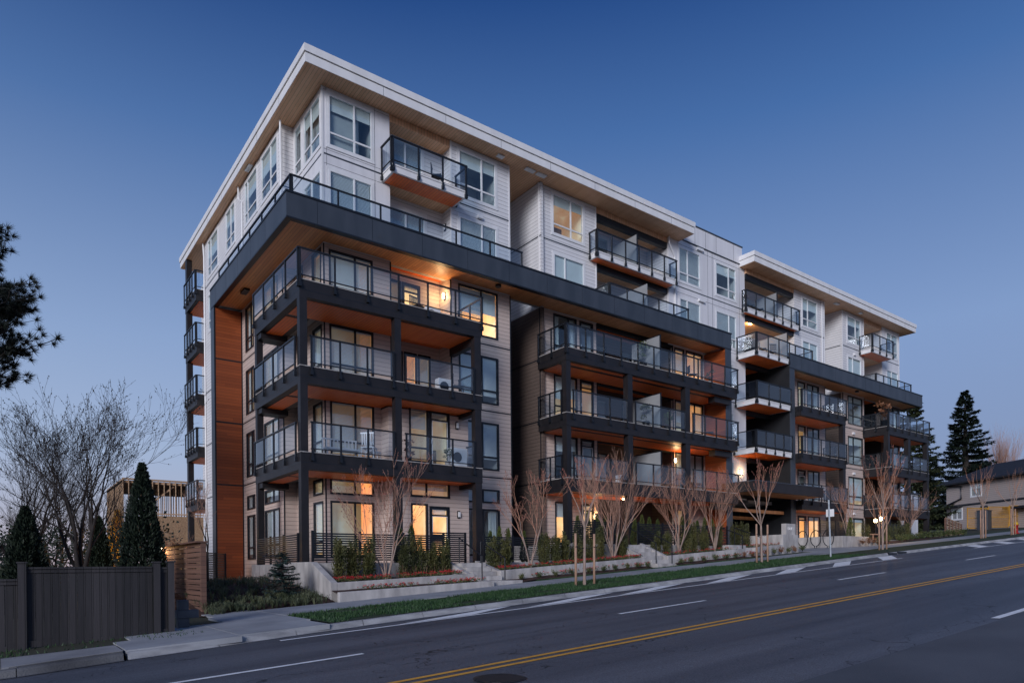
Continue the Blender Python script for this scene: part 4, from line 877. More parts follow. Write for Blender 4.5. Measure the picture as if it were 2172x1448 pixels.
handrail([(4.75, -2.9, -.1), (4.75, -4.35, -.78)], 'black handrail on the left of the first steps')
handrail([(5.62, -3.0, -.2), (5.62, -4.5, -.85)], 'black handrail on the right of the first steps')
handrail([(13.75, -2.4, .68), (13.75, -4.3, -.2)], 'black handrail on the left of the second steps'); handrail([(14.66, -2.4, .68), (14.66, -4.4, -.25)], 'black handrail on the right of the second steps')
handrail([(20.5, -2.6, .74), (20.5, -3.9, .25)], 'black handrail on the left of the third steps'); handrail([(21.7, -2.6, .74), (21.7, -4.1, .2)], 'black handrail on the right of the third steps')
# slatted black fences on the terraces
def slat_fence(name, a, b_, z0, h, label, mat=BLACK, pitch=.078, sh=.05, posts=1.5, cat='fence', pm=None, pw_=.07, grp=None):
    root = thing(name, (a[0], a[1], z0), label, cat, grp); L = math.hypot(b_[0]-a[0], b_[1]-a[1]); ux, uy = (b_[0]-a[0])/L, (b_[1]-a[1])/L
    mb = MB(); z = z0+.06
    while z < z0+h-.03: mb.beam((a[0], a[1], z+sh/2), (b_[0], b_[1], z+sh/2), .022, sh); z += pitch
    mb.build('slats', mat, root); n = max(1, round(L/posts))
    for k in range(n+1):
        s = L*k/n; mb = MB(); x, y = a[0]+ux*s-uy*.05*(-1), a[1]+uy*s+.05*0; mb.box(x-pw_/2, y-pw_/2, z0-.1, x+pw_/2, y+pw_/2, z0+h+.02); mb.build('post', pm or mat, root)
    return root
slat_fence('slatted_fence', (-.48, -2.3), (4.45, -2.3), -.04, 1.02, 'black slatted fence on the terrace behind the first planter')
slat_fence('slatted_fence', (-.06, .35), (-.06, 5.0), -.05, 1.08, 'black slatted fence between the posts on the left side of the corner terrace')
slat_fence('slatted_gate', (4.62, -1.15), (6.15, -1.15), -.09, 1.2, 'black slatted gate at the top of the first steps', cat='gate')
slat_fence('slatted_fence', (6.25, -2.3), (10.4, -2.3), -.04, 1.02, 'black slatted fence on the terrace right of the first steps')
slat_fence('slatted_fence', (10.7, -2.3), (13.5, -2.3), .72, 1.02, 'black slatted fence left of the second steps'); slat_fence('slatted_fence', (14.85, -2.3), (21.5, -2.3), .72, 1.02, 'black slatted fence right of the second steps')
slat_fence('slatted_gate', (13.6, -.85), (14.75, -.85), .68, 1.3, 'black slatted gate at the top of the second steps', cat='gate')
slat_fence('slatted_fence', (31.9, -1.6), (35.6, -1.6), 1.3, 1.15, 'black slatted fence above the bicycle racks'); slat_fence('slatted_fence', (40.5, -1.0), (44.6, -1.0), 1.28, 1.3, 'black slatted fence in front of the right ground floor windows')
slat_fence('slatted_fence', (-3.9, 2.5), (-.2, 9.6), -1.25, 1.75, 'black slatted gate fence beside the wood clad fin at the left of the building')
# name sign
root = thing('name_sign', (25.4, -3.35, 1.33), 'pale square concrete name sign reading DUET standing on its plinth', 'sign')
mb = MB(); mb.box(24.98, -3.5, 1.332, 25.9, -3.22, 1.93); mb.build('slab', CONC, root, bevel=.01)
fc = bpy.data.curves.new('lettering', 'FONT'); fc.body = 'DUET'; fc.size = .235; fc.extrude = .012; fc.align_x = 'CENTER'; fc.offset = -.004; fc.space_character = 1.1
ft = bpy.data.objects.new('text_curve', fc); col.objects.link(ft); bpy.context.view_layer.update()
fm = bpy.data.meshes.new_from_object(ft.evaluated_get(bpy.context.evaluated_depsgraph_get())); bpy.data.objects.remove(ft)
fm.transform(Matrix.Translation((25.44, -3.513, 1.58)) @ Matrix.Rotation(radians(90), 4, 'X')); fm.materials.clear(); fm.materials.append(WFRAME)
fo = bpy.data.objects.new('lettering', fm); col.objects.link(fo); adopt(fo, root)
# bicycle racks
for i, (x, y) in enumerate(((31.35, -.75), (31.25, -1.65), (31.05, -2.55))):
    root = thing('bicycle_rack', (x, y, RZ(x)+.15), 'black ring shaped bicycle rack, %s from the left' % ORD[i], 'bicycle rack', 'ring bicycle racks by the entrance')
    mb = MB(); zc = RZ(x)+.15+.60; n = 28
    pts = [(x, y+.33*sin(2*pi*k/n+.17)*1.0, zc-.48*cos(2*pi*k/n+.17)) for k in range(n)]
    mb.tube(pts, .026, 8, False); mb.tube([(x, y-.05, zc-.47), (x, y-.05, zc-.62)], .024, 8); mb.tube([(x, y+.07, zc-.47), (x, y+.07, zc-.62)], .024, 8); mb.build('ring', BLACK, root)
    mb = MB(); mb.box(x-.09, y-.15, zc-.62, x+.09, y+.15, zc-.60); mb.build('base_plate', BLACK, root)
# street sign pole
root = thing('sign_pole', (20.06, -8.56, gz(20.06)), 'galvanised sign pole on the verge with its small sign turned edge on', 'sign pole')
mb = MB(); mb.tube([(20.06, -8.56, gz(20.06)-.05), (19.93, -8.56, 2.5)], .035, 10); mb.build('pole', GALV, root)
mb = MB(); mb.box(20.0, -8.75, 1.78, 20.02, -8.4, 2.1); mb.build('sign_plate', FASCIA, root)
# ------------------------------------------------------------------ vegetation generators
def bare_tree(name, base, H, stems, spread, seed, label, cat, group=None, mats=(BARKM, TWIG), r0=.05, depth=4, leader=False, trunk=0, buds=None, budn=0, nch=(3, 5), lean=(0, 0), up=.35, ang=(.35, .75), shrink=.62, twigs=None, root=None):
    r = random.Random(seed); tr = MB(); tw = MB(); bd = MB(); tips = []
    def grow(p, d, L, rad, lv):
        n = 5 if lv > 1 else 4; pts = [p.copy()]; q = p.copy(); dd = d.copy(); rr = [rad]; kids = []
        for k in range(n):
            dd = (dd+Vector((r.uniform(-1, 1), r.uniform(-1, 1), r.uniform(-.4, 1)*up+up*.35))*.16).normalized()
            q = q+dd*L/n; pts.append(q.copy()); rr.append(max(.0032, rad*(1-.62*(k+1)/n))); kids.append((q.copy(), dd.copy(), rr[-1]))
        (tr if lv >= depth-1 else tw).tube(pts, rr, 6 if lv >= depth-1 else (4 if lv > 0 else 3), False)
        if lv == 0:
            tips.append((q, dd)); return
        nc = r.randint(*nch)
        for k in range(nc):
            i = min(n-1, int((.30+.70*(k+.5)/nc)*n)); kp, kd, kr = kids[i]
            a = r.uniform(*ang); ax = kd.cross(Vector((r.uniform(-1, 1), r.uniform(-1, 1), r.uniform(-.5, .5)))).normalized()
            nd = (Matrix.Rotation(a, 3, ax) @ kd); nd.z = nd.z+.12; nd.normalize()
            grow(kp, nd, L*shrink*r.uniform(.75, 1.15), kr*.72, lv-1)
        grow(q, dd, L*shrink*.9, rr[-1]*.95, lv-1)
    rt = root or thing(name, tuple(base), label, cat, group)
    b = Vector(base); tot = sum(shrink**k for k in range(depth))*.85
    if trunk:
        pts = [b-Vector((0, 0, .1)), b+Vector((lean[0]*.3, lean[1]*.3, trunk*.5)), b+Vector((lean[0], lean[1], trunk))]
        tr.tube(pts, [r0*1.25, r0*1.0, r0*.88], 8, False); b = pts[-1]
    for s in range(stems):
        an = 2*pi*s/stems+r.uniform(-.4, .4); sp = spread*r.uniform(.6, 1.15)
        if leader and s == 0: sp = .03
        d = Vector((cos(an)*sp, sin(an)*sp, 1)).normalized()
        grow(b.copy(), d, (H-trunk)/tot*r.uniform(.82, 1.05)*.92, r0*(.72 if stems > 1 else .9)*r.uniform(.75, 1.0), depth-1)
    tr.build('trunk', mats[0], rt, True)
    if buds:
        for q, dd in tips:
            for _ in range(budn):
                p = q-dd*r.uniform(0, .22)+Vector((r.uniform(-.02, .02), r.uniform(-.02, .02), r.uniform(-.02, .02))); s = r.uniform(.008, .017)
                bd.tri(p+Vector((s, 0, -s)), p+Vector((-s, s*.5, -s)), p+Vector((0, 0, s*1.6))); bd.tri(p+Vector((0, s, -s)), p+Vector((0, -s, -s)), p+Vector((0, 0, s*1.6)))
        tw.cur = 1; n0 = len(tw.v); tw.v += bd.v; tw.f += [tuple(i+n0 for i in f) for f in bd.f]; tw.mi += [1]*len(bd.f)
    tw.build('branches', (mats[1], buds or mats[1]), rt)
    return rt
def leafball(mb, r, p, s, n, sz, fl=.5):
    for _ in range(n):
        d = Vector((r.gauss(0, 1), r.gauss(0, 1), r.gauss(0, 1)*fl)); d = d.normalized()*s*r.uniform(.35, 1)
        q = p+d; a = Vector((r.uniform(-1, 1), r.uniform(-1, 1), r.uniform(-.3, 1))).normalized()*sz*r.uniform(.6, 1.3); b = a.cross(Vector((r.uniform(-1, 1), r.uniform(-1, 1), r.uniform(-1, 1))))
        if b.length < 1e-4: continue
        b = b.normalized()*sz*.38
        mb.quad(q-b*.4, q+a*.5-b, q+a, q+a*.5+b)
def columnar(name, base, H, W, seed, label, cat, group, mat, n=900, sz=.055, feather=.5, taper=1.0):
    """upright conifer: many sprays set along steep branchlets"""
    r = random.Random(seed); rt = thing(name, tuple(base), label, cat, group); b = Vector(base)
    st = MB(); fo = MB()
    k = max(5, int(W*16))
    for s in range(k):
        an = r.uniform(0, 2*pi); rad = W/2*r.uniform(.1, .95)
        top = H*r.uniform(.62, 1.0)*(1-.35*(rad/(W/2))**2) ; tipr = rad*r.uniform(.6, 1.15)*taper
        p0 = b+Vector((cos(an)*rad*.25, sin(an)*rad*.25, 0)); p1 = b+Vector((cos(an)*rad, sin(an)*rad, top*.45)); p2 = b+Vector((cos(an)*tipr, sin(an)*tipr, top))
        st.tube([p0, p1, p2], [.012, .008, .003], 4, False)
        m_ = n//k
        for _ in range(m_):
            t_ = r.random()**.8; q = (p0*(1-t_)**2+p1*2*t_*(1-t_)+p2*t_*t_); o_ = feather*.16*(1-.6*t_)
            q = q+Vector((r.gauss(0, o_), r.gauss(0, o_), r.uniform(-.05, .05)))
            a = Vector((q.x-b.x, q.y-b.y, 0)); a = (a.normalized() if a.length > .01 else Vector((1, 0, 0)))*r.uniform(.1, .8)+Vector((r.uniform(-.4, .4), r.uniform(-.4, .4), r.uniform(.5, 1.2)))
            a = a.normalized()*sz*r.uniform(.7, 1.6); c = a.cross(Vector((r.uniform(-1, 1), r.uniform(-1, 1), .2))).normalized()*sz*.30
            fo.quad(q-a*.1, q+a*.45-c, q+a, q+a*.45+c)
    st.build('stems', DARKBARK, rt); fo.build('foliage', mat, rt)
    return rt
def cone_tree(name, base, H, W, seed, label, cat, group, mat, n=9000, sz=.12, layered=False, z0=.02, droop=-.15, pw_=1.0):
    r = random.Random(seed); rt = thing(name, tuple(base), label, cat, group); b = Vector(base); st = MB(); fo = MB()
    st.tube([b-Vector((0, 0, .2)), b+Vector((0, 0, H*.5)), b+Vector((0, 0, H*.98))], [W*.045, W*.03, .01], 8, False)
    if layered:
        nb = max(90, int(H*14))
        for i in range(nb):
            t_ = z0+(1-z0)*(i+r.random())/nb; z = H*t_; L = W/2*(1-t_)**pw_*r.uniform(.55, 1.15)+.15; an = r.uniform(0, 2*pi)
            d = Vector((cos(an), sin(an), 0)); p0 = b+Vector((0, 0, z)); p1 = p0+d*L*.6+Vector((0, 0, droop*L*.4)); p2 = p0+d*L+Vector((0, 0, droop*L*.25+.12*L))
            st.tube([p0, p1, p2], [.02+L*.012, .012+L*.006, .004], 4, False)
            m_ = max(6, int(n/nb*(.4+1.3*(1-t_))))
            for _ in range(m_):
                u = r.uniform(.12, 1)**.7; q = p0*(1-u)**2+p1*2*u*(1-u)+p2*u*u; sd_ = d.cross(Vector((0, 0, 1)))*r.gauss(0, .16*L*(1.15-u)); q = q+sd_+Vector((0, 0, r.gauss(-.04, .05)*L*.3))
                a = (d*r.uniform(.2, 1)+sd_.normalized()*r.uniform(-.2, 1.0)+Vector((0, 0, r.uniform(-.7, .15)))).normalized()*sz*r.uniform(.7, 1.6); c = a.cross(Vector((r.uniform(-.4, .4), r.uniform(-.4, .4), 1))).normalized()*sz*.28
                fo.quad(q, q+a*.5-c, q+a, q+a*.5+c)
    else:
        for _ in range(n):
            t_ = r.random()**1.25; z = H*t_; an = r.uniform(0, 2*pi)
            lob = 1+.10*sin(an*5+z*2.1)+.08*sin(an*9-z*3.3); rad = W/2*(max(0, 1-t_)**.72)*min(1, .55+t_*4)*lob
            rad *= (1-abs(r.gauss(0, .16))); q = b+Vector((cos(an)*rad, sin(an)*rad, z))
            a = Vector((cos(an)*.55, sin(an)*.55, r.uniform(.4, 1.3)))+Vector((r.uniform(-.4, .4), r.uniform(-.4, .4), 0)); a = a.normalized()*sz*r.uniform(.6, 1.7); c = a.cross(Vector((r.uniform(-1, 1), r.uniform(-1, 1), .3))).normalized()*sz*.3
            fo.quad(q-a*.2, q+a*.4-c, q+a, q+a*.4+c)
    st.build('trunk', DARKBARK, rt); fo.build('crown', mat, rt)
    return rt
def shrub(base, s, seed, label, group, mat=LEAFM, n=160, sz=.05, name='small_shrub', flat=.8, twig=True):
    r = random.Random(seed); rt = thing(name, tuple(base), label, 'shrub', group); b = Vector(base); st = MB(); fo = MB()
    for k in range(9):
        an = r.uniform(0, 2*pi); e = b+Vector((cos(an)*s*.7*r.random(), sin(an)*s*.7*r.random(), s*flat*r.uniform(.8, 1.5)))
        st.tube([b, (b+e)/2+Vector((r.uniform(-.03, .03), r.uniform(-.03, .03), .02)), e], [.006, .005, .002], 3, False)
        for q_ in range(3): leafball(fo, r, b+(e-b)*(.45+.28*q_), s*.38, n//27, sz)
    st.build('stems', DARKBARK, rt); fo.build('leaves', mat, rt)
    return rt
# ------------------------------------------------------------------ planting in front
MAP = [('left of the first steps, in front of the corner flat', (1.73, -3.15, -.70), 4.1, 5, .30, 11), ('just right of the first steps', (7.8, -3.2, -.32), 3.8, 4, .34, 12),
       ('left of the second steps, the widest of the row', (12.5, -3.0, .0), 4.9, 9, .32, 13), ('just right of the second steps', (16.7, -3.1, .25), 3.9, 6, .30, 14), ('left of the third steps', (19.4, -3.1, .42), 4.0, 6, .30, 15),
       ('behind the bicycle racks', (34.7, -1.9, 1.3), 4.0, 4, .28, 16), ('right of the bicycle racks beside the last stakes', (38.3, -2.3, 1.3), 4.4, 5, .30, 17), ('beside the slatted fence at the right end of the building', (45.6, -.8, 1.55), 3.6, 5, .34, 18)]
for i, (wh, b_, H, ns, sp, sd_) in enumerate(MAP):
    bare_tree('maple', b_, H, ns, sp, sd_, 'bare multi stemmed maple '+wh, 'tree', 'bare maples in the front planters', r0=.055, depth=4, nch=(2, 4) if i != 2 else (3, 4), buds=BUD if i in (0, 1) else None, budn=3, up=.5, ang=(.2, .65), shrink=(.62, .58, .64, .6, .66, .6, .62, .6)[i], mats=(BARKM, (TWIG, RTWIG)[i in (1, 3, 5, 6)]), lean=(.0, 0))
ST = [(6.08, -8.08, 4.0, 1.75, .28, 'in front of the long planter'), (16.8, -7.35, 4.6, 1.55, .42, 'in front of the entrance canopy'), (27.1, -7.5, 5.2, 2.0, .34, 'in front of the bicycle rack wall'), (40.7, -7.35, 4.6, 1.9, .30, 'in front of the beige house'), (46.1, -7.3, 4.4, 1.8, .30, 'beside the red hydrant')]
for i, (x, y, H, tk, sp, wh) in enumerate(ST):
    bare_tree('street_tree', (x, y, gz(x)), H, 6, sp*1.5, 40+i, 'bare young street tree tied between stakes '+wh, 'tree', 'young staked street trees on the verge', r0=.045, depth=3, trunk=tk, lean=((.05, .02), (-.04, 0), (.08, 0), (0, 0), (-.05, 0))[i], leader=True, nch=(1, 3), up=.75, ang=(.15, .45), shrink=.66, buds=BUD if i in (0, 1, 2) else None, budn=7, mats=(BARKM, RTWIG))
    zb = gz(x); hs = 1.6 if i < 2 else 1.75
    for j, dx in enumerate((-.36, .42)):
        mb = MB(); mb.tube([(x+dx+(.04 if dx > 0 else 0)*0, y, zb-.1), (x+dx*(1.04 if dx > 0 else 1.0), y, zb+hs)], [.042, .038], 10)
        mb2 = MB(); zz = zb+hs*.74; mb2.tube([(x+dx-.05, y-.045, zz), (x+dx+.05, y-.045, zz+.01)], .012, 5); mb2.tube([(x+dx*.9, y, zz), (x+dx*.5, y, zz-.06), (x+.03, y, zz-.02)], .011, 5)
        root = thing('tree_stake', (x+dx, y, zb), '%s peeled wood stake of the street tree %s' % (('left', 'right')[j], wh), 'stake', 'wood stakes of the street trees')
        mb.build('stake', STAKE, root, True); mb2.build('tree_tie', BLACK, root)
# yews in rows (upright, feathery)
def row(name, xs_, y, z, H, W, lab, grp, mat, n, seed, sz=.055):
    for i, x in enumerate(xs_):
        rr = random.Random(seed+i); zz = z(x) if callable(z) else z
        columnar(name, (x, y+rr.uniform(-.12, .12), zz), H*rr.uniform(.82, 1.12), W*rr.uniform(.85, 1.15), seed*7+i, '%s upright yew %s' % (ORD[i], lab), 'shrub', grp, mat, n, sz, .5)
row('yew_shrub', [.1, .62, 1.15, 2.55, 3.05, 3.65, 4.15], -2.95, -.66, 1.6, .62, 'from the left in the planter left of the first steps', 'yews in front of the corner terrace', YEW, 2600, 100)
row('yew_shrub', [6.2, 6.75, 8.7, 9.3, 9.9, 10.5, 11.1, 11.7, 13.1], -2.95, lambda x: -.45+(x-5.9)*.063, 1.6, .55, 'from the left in the long planter', 'yews in the long planter', YEW, 2200, 120)
row('yew_shrub', [15.4, 16.0, 17.5, 18.1, 18.7, 20.0], -2.95, lambda x: .12+(x-15)*.06, 1.5, .6, 'from the left right of the second steps', 'yews right of the second steps', YEW, 2000, 140)
row('yew_shrub', [22.4, 22.9, 23.4, 23.9], -1.9, .66, 1.5, .55, 'from the left behind the name sign planter', 'yews left of the name sign', YEW, 1000, 160)
row('yew_shrub', [36.6, 39.6, 40.3, 41.2, 42.0, 42.9], -2.0, lambda x: 1.2+(x-36)*.04, 1.3, .8, 'from the left right of the bicycle racks', 'yews right of the bicycle racks', YEW, 900, 180)
def crow(xs_, y, z, H, W, lab, grp, seed, n=1500):
    for i, x in enumerate(xs_): cone_tree('cedar_shrub', (x, y, z), H*(.9+.2*((i*37) % 10)/10), W, seed+i, '%s green cedar %s' % (ORD[i], lab), 'shrub', grp, CEDL, n, .05)
crow([3.0, 3.45], -1.7, -.05, 1.35, .5, 'from the left behind the fence of the corner terrace', 'cedars on the corner terrace', 300)
crow([6.9, 7.35, 7.8, 8.6], -1.8, -.05, 1.35, .42, 'from the left on the terrace right of the first steps', 'cedars right of the first steps', 310)
crow([11.6, 12.2, 12.8, 13.3], -1.75, .72, 1.35, .5, 'from the left behind the fence before the second steps', 'cedars before the second steps', 320)
crow([15.2, 15.7, 16.2, 16.8, 18.6, 19.2, 19.8, 20.4, 21.0], -1.75, .72, 1.35, .48, 'from the left behind the fence after the second steps', 'cedars after the second steps', 330)
crow([34.4], -2.2, 1.3, 1.5, .6, 'above the bicycle racks', 'cedars above the racks', 350)
# little shrubs along the foot of the planter walls
for i, x in enumerate([6.5, 7.3, 8.1, 8.95, 9.8, 10.6, 11.3, 12.0, 12.6, 13.2]):
    shrub((x, -4.32, RZ(x)+.2), .2, 400+i, '%s small shrub from the left below the long planter wall' % ORD[i], 'small shrubs at the planter walls', LEAFM, 220, .042)
for i, x in enumerate([15.3, 16.0, 16.9, 17.8, 18.6, 19.3, 20.0, 20.7]):
    shrub((x, -4.35, RZ(x)+.2), .22, 420+i, '%s small shrub from the left below the wall right of the second steps' % ORD[i], 'small shrubs at the planter walls', LEAFM if i < 6 else RUST, 220, .042)
for i, x in enumerate([22.4, 23.1, 23.7, 24.3, 25.0, 25.7]):
    shrub((x, -4.0, RZ(x)+.2), .25, 440+i, '%s rust and green shrub from the left below the name sign' % ORD[i], 'shrubs below the name sign', RUST if i % 2 == 0 else LEAFM, 240, .05)
for i, x in enumerate([33.2, 33.9, 34.6, 35.2, 35.9, 36.5]):
    shrub((x, -3.55, RZ(x)+.2), .32, 460+i, '%s rusty shrub from the left below the bicycle rack wall' % ORD[i], 'shrubs at the bicycle rack wall', RUST if i < 3 else LEAFM, 260, .055)
for i in range(13):
    x = 37.9+i*.85; shrub((x, -3.6, RZ(x)+.15), .4, 480+i, '%s mounded green shrub from the left in the hedge right of the building' % ORD[i], 'mounded shrubs along the far lawn', LEAFM, 300, .07)
# flowers and low planting that nobody could count
def flowers(name, spots, n, seed, label):
    r = random.Random(seed); fo = MB()
    for _ in range(n):
        x0, x1, y0, y1, zf = r.choice(spots); x = r.uniform(x0, x1); y = r.uniform(y0, y1)
        if sin(x*5.3+y*3)+sin(x*2.1) < -.6+r.uniform(-.5, .5): continue
        z = zf(x, y)+r.uniform(.03, .12); p = Vector((x, y, z+.05)); fo.cur = 0; leafball(fo, r, p, .06, 5, .045)
        fo.cur = 1
        if r.random() < .75: leafball(fo, r, p+Vector((0, 0, .05)), .035, 6, .032)
    return tag(fo.build(name, (LEAFM, REDF)), label, 'flowers', None, 'stuff')
flowers('flower_bed', [(-.3, 4.4, -3.88, -3.3, lambda x, y: -.72+.04*(x)), (-.3, 4.4, -3.88, -3.5, lambda x, y: -.72+.04*(x))], 520, 1, 'red flowers and green leaves in the planter left of the first steps')
flowers('flower_bed', [(-.2, 4.6, -4.85, -4.4, lambda x, y: -.98+.042*x)], 260, 2, 'red flowers along the low edging wall by the pavement')
flowers('flower_bed', [(6.0, 13.4, -3.88, -3.3, lambda x, y: -.44+.063*(x-6))], 700, 3, 'red flowers in the long planter between the steps')
flowers('flower_bed', [(15, 20.2, -3.88, -3.3, lambda x, y: .12+.06*(x-15)), (22.1, 24.4, -3.5, -2.2, lambda x, y: .55+.06*(x-22)), (20.4, 21.7, -3.9, -3.0, lambda x, y: .2)], 520, 4, 'red flowers in the planters right of the second steps')
flowers('flower_bed', [(7, 13.3, -4.45, -4.2, lambda x, y: RZ(x)+.22), (15.3, 21.5, -4.45, -4.2, lambda x, y: RZ(x)+.22)], 260, 5, 'scattered red flowers at the foot of the planter walls')
def sedge(spots, n, seed, label, h=.3):
    r = random.Random(seed); fo = MB()
    for _ in range(n):
        x0, x1, y0, y1 = r.choice(spots); x = r.uniform(x0, x1); y = r.uniform(y0, y1); z = bedz(x, y)
        for k in range(14):
            an = r.uniform(0, 2*pi); L = h*r.uniform(.6, 1.2); dx, dy = cos(an), sin(an); w_ = .007
            p1 = Vector((x+dx*L*.35, y+dy*L*.35, z+L*.75)); p2 = Vector((x+dx*L*.8, y+dy*L*.8, z+L*.5)); nx = Vector((-dy*w_, dx*w_, 0)); p0 = Vector((x, y, z))
            fo.quad(p0-nx, p0+nx, p1+nx, p1-nx); fo.tri(p1-nx, p1+nx, p2)
    return tag(fo.build('sedge_bed', SEDGE), label, 'plants', None, 'stuff')
sedge([(-4.2, -.9, -4.85, -2.0), (-4.2, -.9, -4.85, -3.4), (-3.6, -.8, -2, 3)], 330, 6, 'tufts of variegated sedge in the dark bed left of the concrete wall')
r = random.Random(5); mb = MB()
for _ in range(90):
    x = r.uniform(-.45, 4.3); y = r.uniform(-3.3, -2.6); z = -.66+.04*x
    mb.tube([(x, y, z), (x+r.uniform(-.08, .08), y+r.uniform(-.05, .05), z+r.uniform(.2, .45))], [.004, .002], 3, False)
for _ in range(70):
    x = r.uniform(-1.4, -.65); y = r.uniform(-2.4, 2.5); z = bedz(x, y)
    mb.tube([(x, y, z), (x+r.uniform(-.08, .08), y, z+r.uniform(.25, .6))], [.004, .002], 3, False)
tag(mb.build('dry_stems', TWIG), 'thin dry stems standing in the beds by the concrete wall', 'plants', None, 'stuff')
cone_tree('spruce', (-1.75, -3.2, bedz(-1.75, -3.2)-.05), 1.45, 1.25, 77, 'small blue green spruce in front of the corner concrete wall', 'tree', None, BLUESP, 5200, .06, True, 0, .0)
bare_tree('young_tree', (-3.0, 0.6, bedz(-3, .6)), 3.9, 3, .42, 71, 'thin bare young tree in front of the wood clad fin', 'tree', None, (DARKBARK, TWIG), .035, 4, trunk=1.2, leader=True, nch=(2, 3), up=.5)
grass('verge_grass', lambda x: KY(x)+.18, lambda x: SWF(x)+.02, -3.0, 22, 42000, .07, GRASSM, 3)
grass('front_grass', lambda x: SWB(x)-.01, lambda x: -4.45, 7, 21.6, 7000, .06, GRASSM, 4)
grass('fence_grass', lambda x: -9.4, lambda x: -8.2, -14, -5.3, 900, .06, GRASSM, 9)

# ------------------------------------------------------------------ left side: neighbour fence, trees, timber building
def board_fence(x0, x1, y, z0, z1, label, cap=True):
    root = thing('board_fence', (x0, y, z0), label, 'fence'); r = random.Random(int(x0*10)); mb = MB(); x = x0
    while x < x1: wd = .135; mb.box(x, y+r.uniform(-.006, .006), z0+.02+r.uniform(0, .03), min(x+wd-.006, x1), y+.022, z1); x += wd
    mb.build('boards', OLDWOOD, root)
    mb = MB(); mb.box(x0, y-.05, z1+.001, x1, y+.07, z1+.04); mb.box(x0, y-.025, z1-.07, x1, y-.008, z1-.001); mb.box(x0, y-.03, z0-.03, x1, y-.008, z0+.09); mb.build('rails', OLDWOOD, root); return root
board_fence(-8.2, -6.08, -8.1, -1.64, -.2, 'weathered grey board fence, the taller middle run between the capped posts')
board_fence(-11.5, -8.34, -8.1, -1.72, -.42, 'weathered grey board fence, the lower run at the left edge')
board_fence(-5.93, -5.80, -8.1, -1.55, -.22, 'narrow filler of weathered boards between the two right fence posts')
for i, (x, z0, z1, lab) in enumerate(((-8.27, -1.75, -.09, 'left'), (-6.005, -1.6, -.09, 'middle'), (-5.74, -1.6, -.08, 'right'))):
    root = thing('fence_post', (x, -8.12, z0), 'grey capped fence post, %s of the three' % lab, 'post', 'capped posts of the weathered fence'); mb = MB(); mb.box(x-.065, -8.185, z0, x+.065, -8.055, z1); mb.build('post', OLDWOOD, root)
    mb = MB(); mb.box(x-.085, -8.205, z1+.001, x+.085, -8.035, z1+.03); mb.build('post_cap', OLDWOOD, root)
root = thing('stone_post', (-5.38, -7.5, -1.55), 'stacked mossy concrete block post beside the old fence', 'post')
mb = MB(); mb.box(-5.5, -7.6, -1.6, -5.27, -7.38, -1.30); mb.build('lower_block', OLDK, root, bevel=.012)
mb = MB(); mb.box(-5.52, -7.62, -1.299, -5.08, -7.36, -1.12); mb.build('cross_block', OLDK, root, bevel=.012)
mb = MB(); mb.box(-5.49, -7.6, -1.119, -5.28, -7.38, -.90); mb.build('top_block', OLDK, root, bevel=.012)
slat_fence('stained_fence', (-4.2, -3.9), (-4.2, 1.3), -1.45, 1.93, 'reddish horizontal board fence running back from the pavement', REDWOOD, .15, .125, 1.75, 'fence', REDWOOD, .13)
mb = MB(); mb.box(-4.35, -4.0, .50, -4.05, 1.35, .54); mb.build('top_rail', REDWOOD, bpy.data.objects['stained_fence'])
root = thing('fence_lamp', (-4.2, 1.3, .45), 'small lit lamp at the far end of the reddish fence', 'lamp')
mb = MB(); mb.box(-4.40, 1.0, .30, -4.31, 1.12, .48); mb.build('lamp_glass', LAMPM, root)
l = pt((-4.5, .95, .35), 9, (1, .45, .14)); l.parent = root; l.matrix_parent_inverse = world_of(root).inverted()
bare_tree('lit_tree', (-2.9, 8.5, -1.2), 3.3, 4, .22, 72, 'bare young tree glowing orange in the lamp light behind the reddish fence', 'tree', None, (STAKE, STAKE), .04, 4, nch=(3, 4), up=.6)
l = pt((-3.6, 7.6, -.2), 45, (1, .42, .10))
l.parent = root; l.matrix_parent_inverse = world_of(root).inverted()
p_ = at(175, 1180, 21); bare_tree('bare_tree', (p_.x, p_.y, -1.8), 7.6, 5, .42, 81, 'tall bare tree behind the weathered fence, its crown against the sky', 'tree', None, (DARKBARK, DARKBARK), .13, 5, trunk=1.2, leader=True, nch=(3, 4), up=.4, ang=(.35, .8), shrink=.66, buds=DARKBARK, budn=2)
p_ = at(60, 1180, 24); bare_tree('bare_tree', (p_.x, p_.y, -1.9), 7.4, 4, .5, 82, 'tall bare tree at the left edge behind the small dark cedar', 'tree', None, (DARKBARK, DARKBARK), .13, 5, trunk=1.0, leader=True, nch=(2, 4), up=.4, ang=(.35, .8), shrink=.66, buds=DARKBARK, budn=2)
p_ = at(250, 1180, 30); bare_tree('bare_tree', (p_.x, p_.y, -1.8), 6.2, 4, .4, 83, 'smaller bare tree just left of the big dark cedar', 'tree', None, (DARKBARK, DARKBARK), .12, 4, trunk=.8, nch=(4, 5), up=.4, shrink=.66)
p_ = at(120, 1180, 31); bare_tree('bare_tree', (p_.x, p_.y, -1.8), 7.0, 5, .45, 84, 'bare tree standing behind the other two at the left', 'tree', None, (DARKBARK, DARKBARK), .13, 5, trunk=.6, nch=(4, 4), up=.4, shrink=.66)
for i, (px, D, H, W, lab) in enumerate(((303, 19.5, 4.35, 1.55, 'tallest dark cone shaped cedar beside the timber building'), (55, 20, 3.2, 1.55, 'broad dark cedar at the left edge behind the fence'), (210, 24, 3.2, 1.2, 'slim dark cedar between the big cedar and the bare trees'))):
    p_ = at(px, 1190, D); cone_tree('dark_cedar', (p_.x, p_.y, -1.6), H, W, 600+i, lab, 'tree', 'dark cedars behind the weathered fence', DCON, 15000, .085)
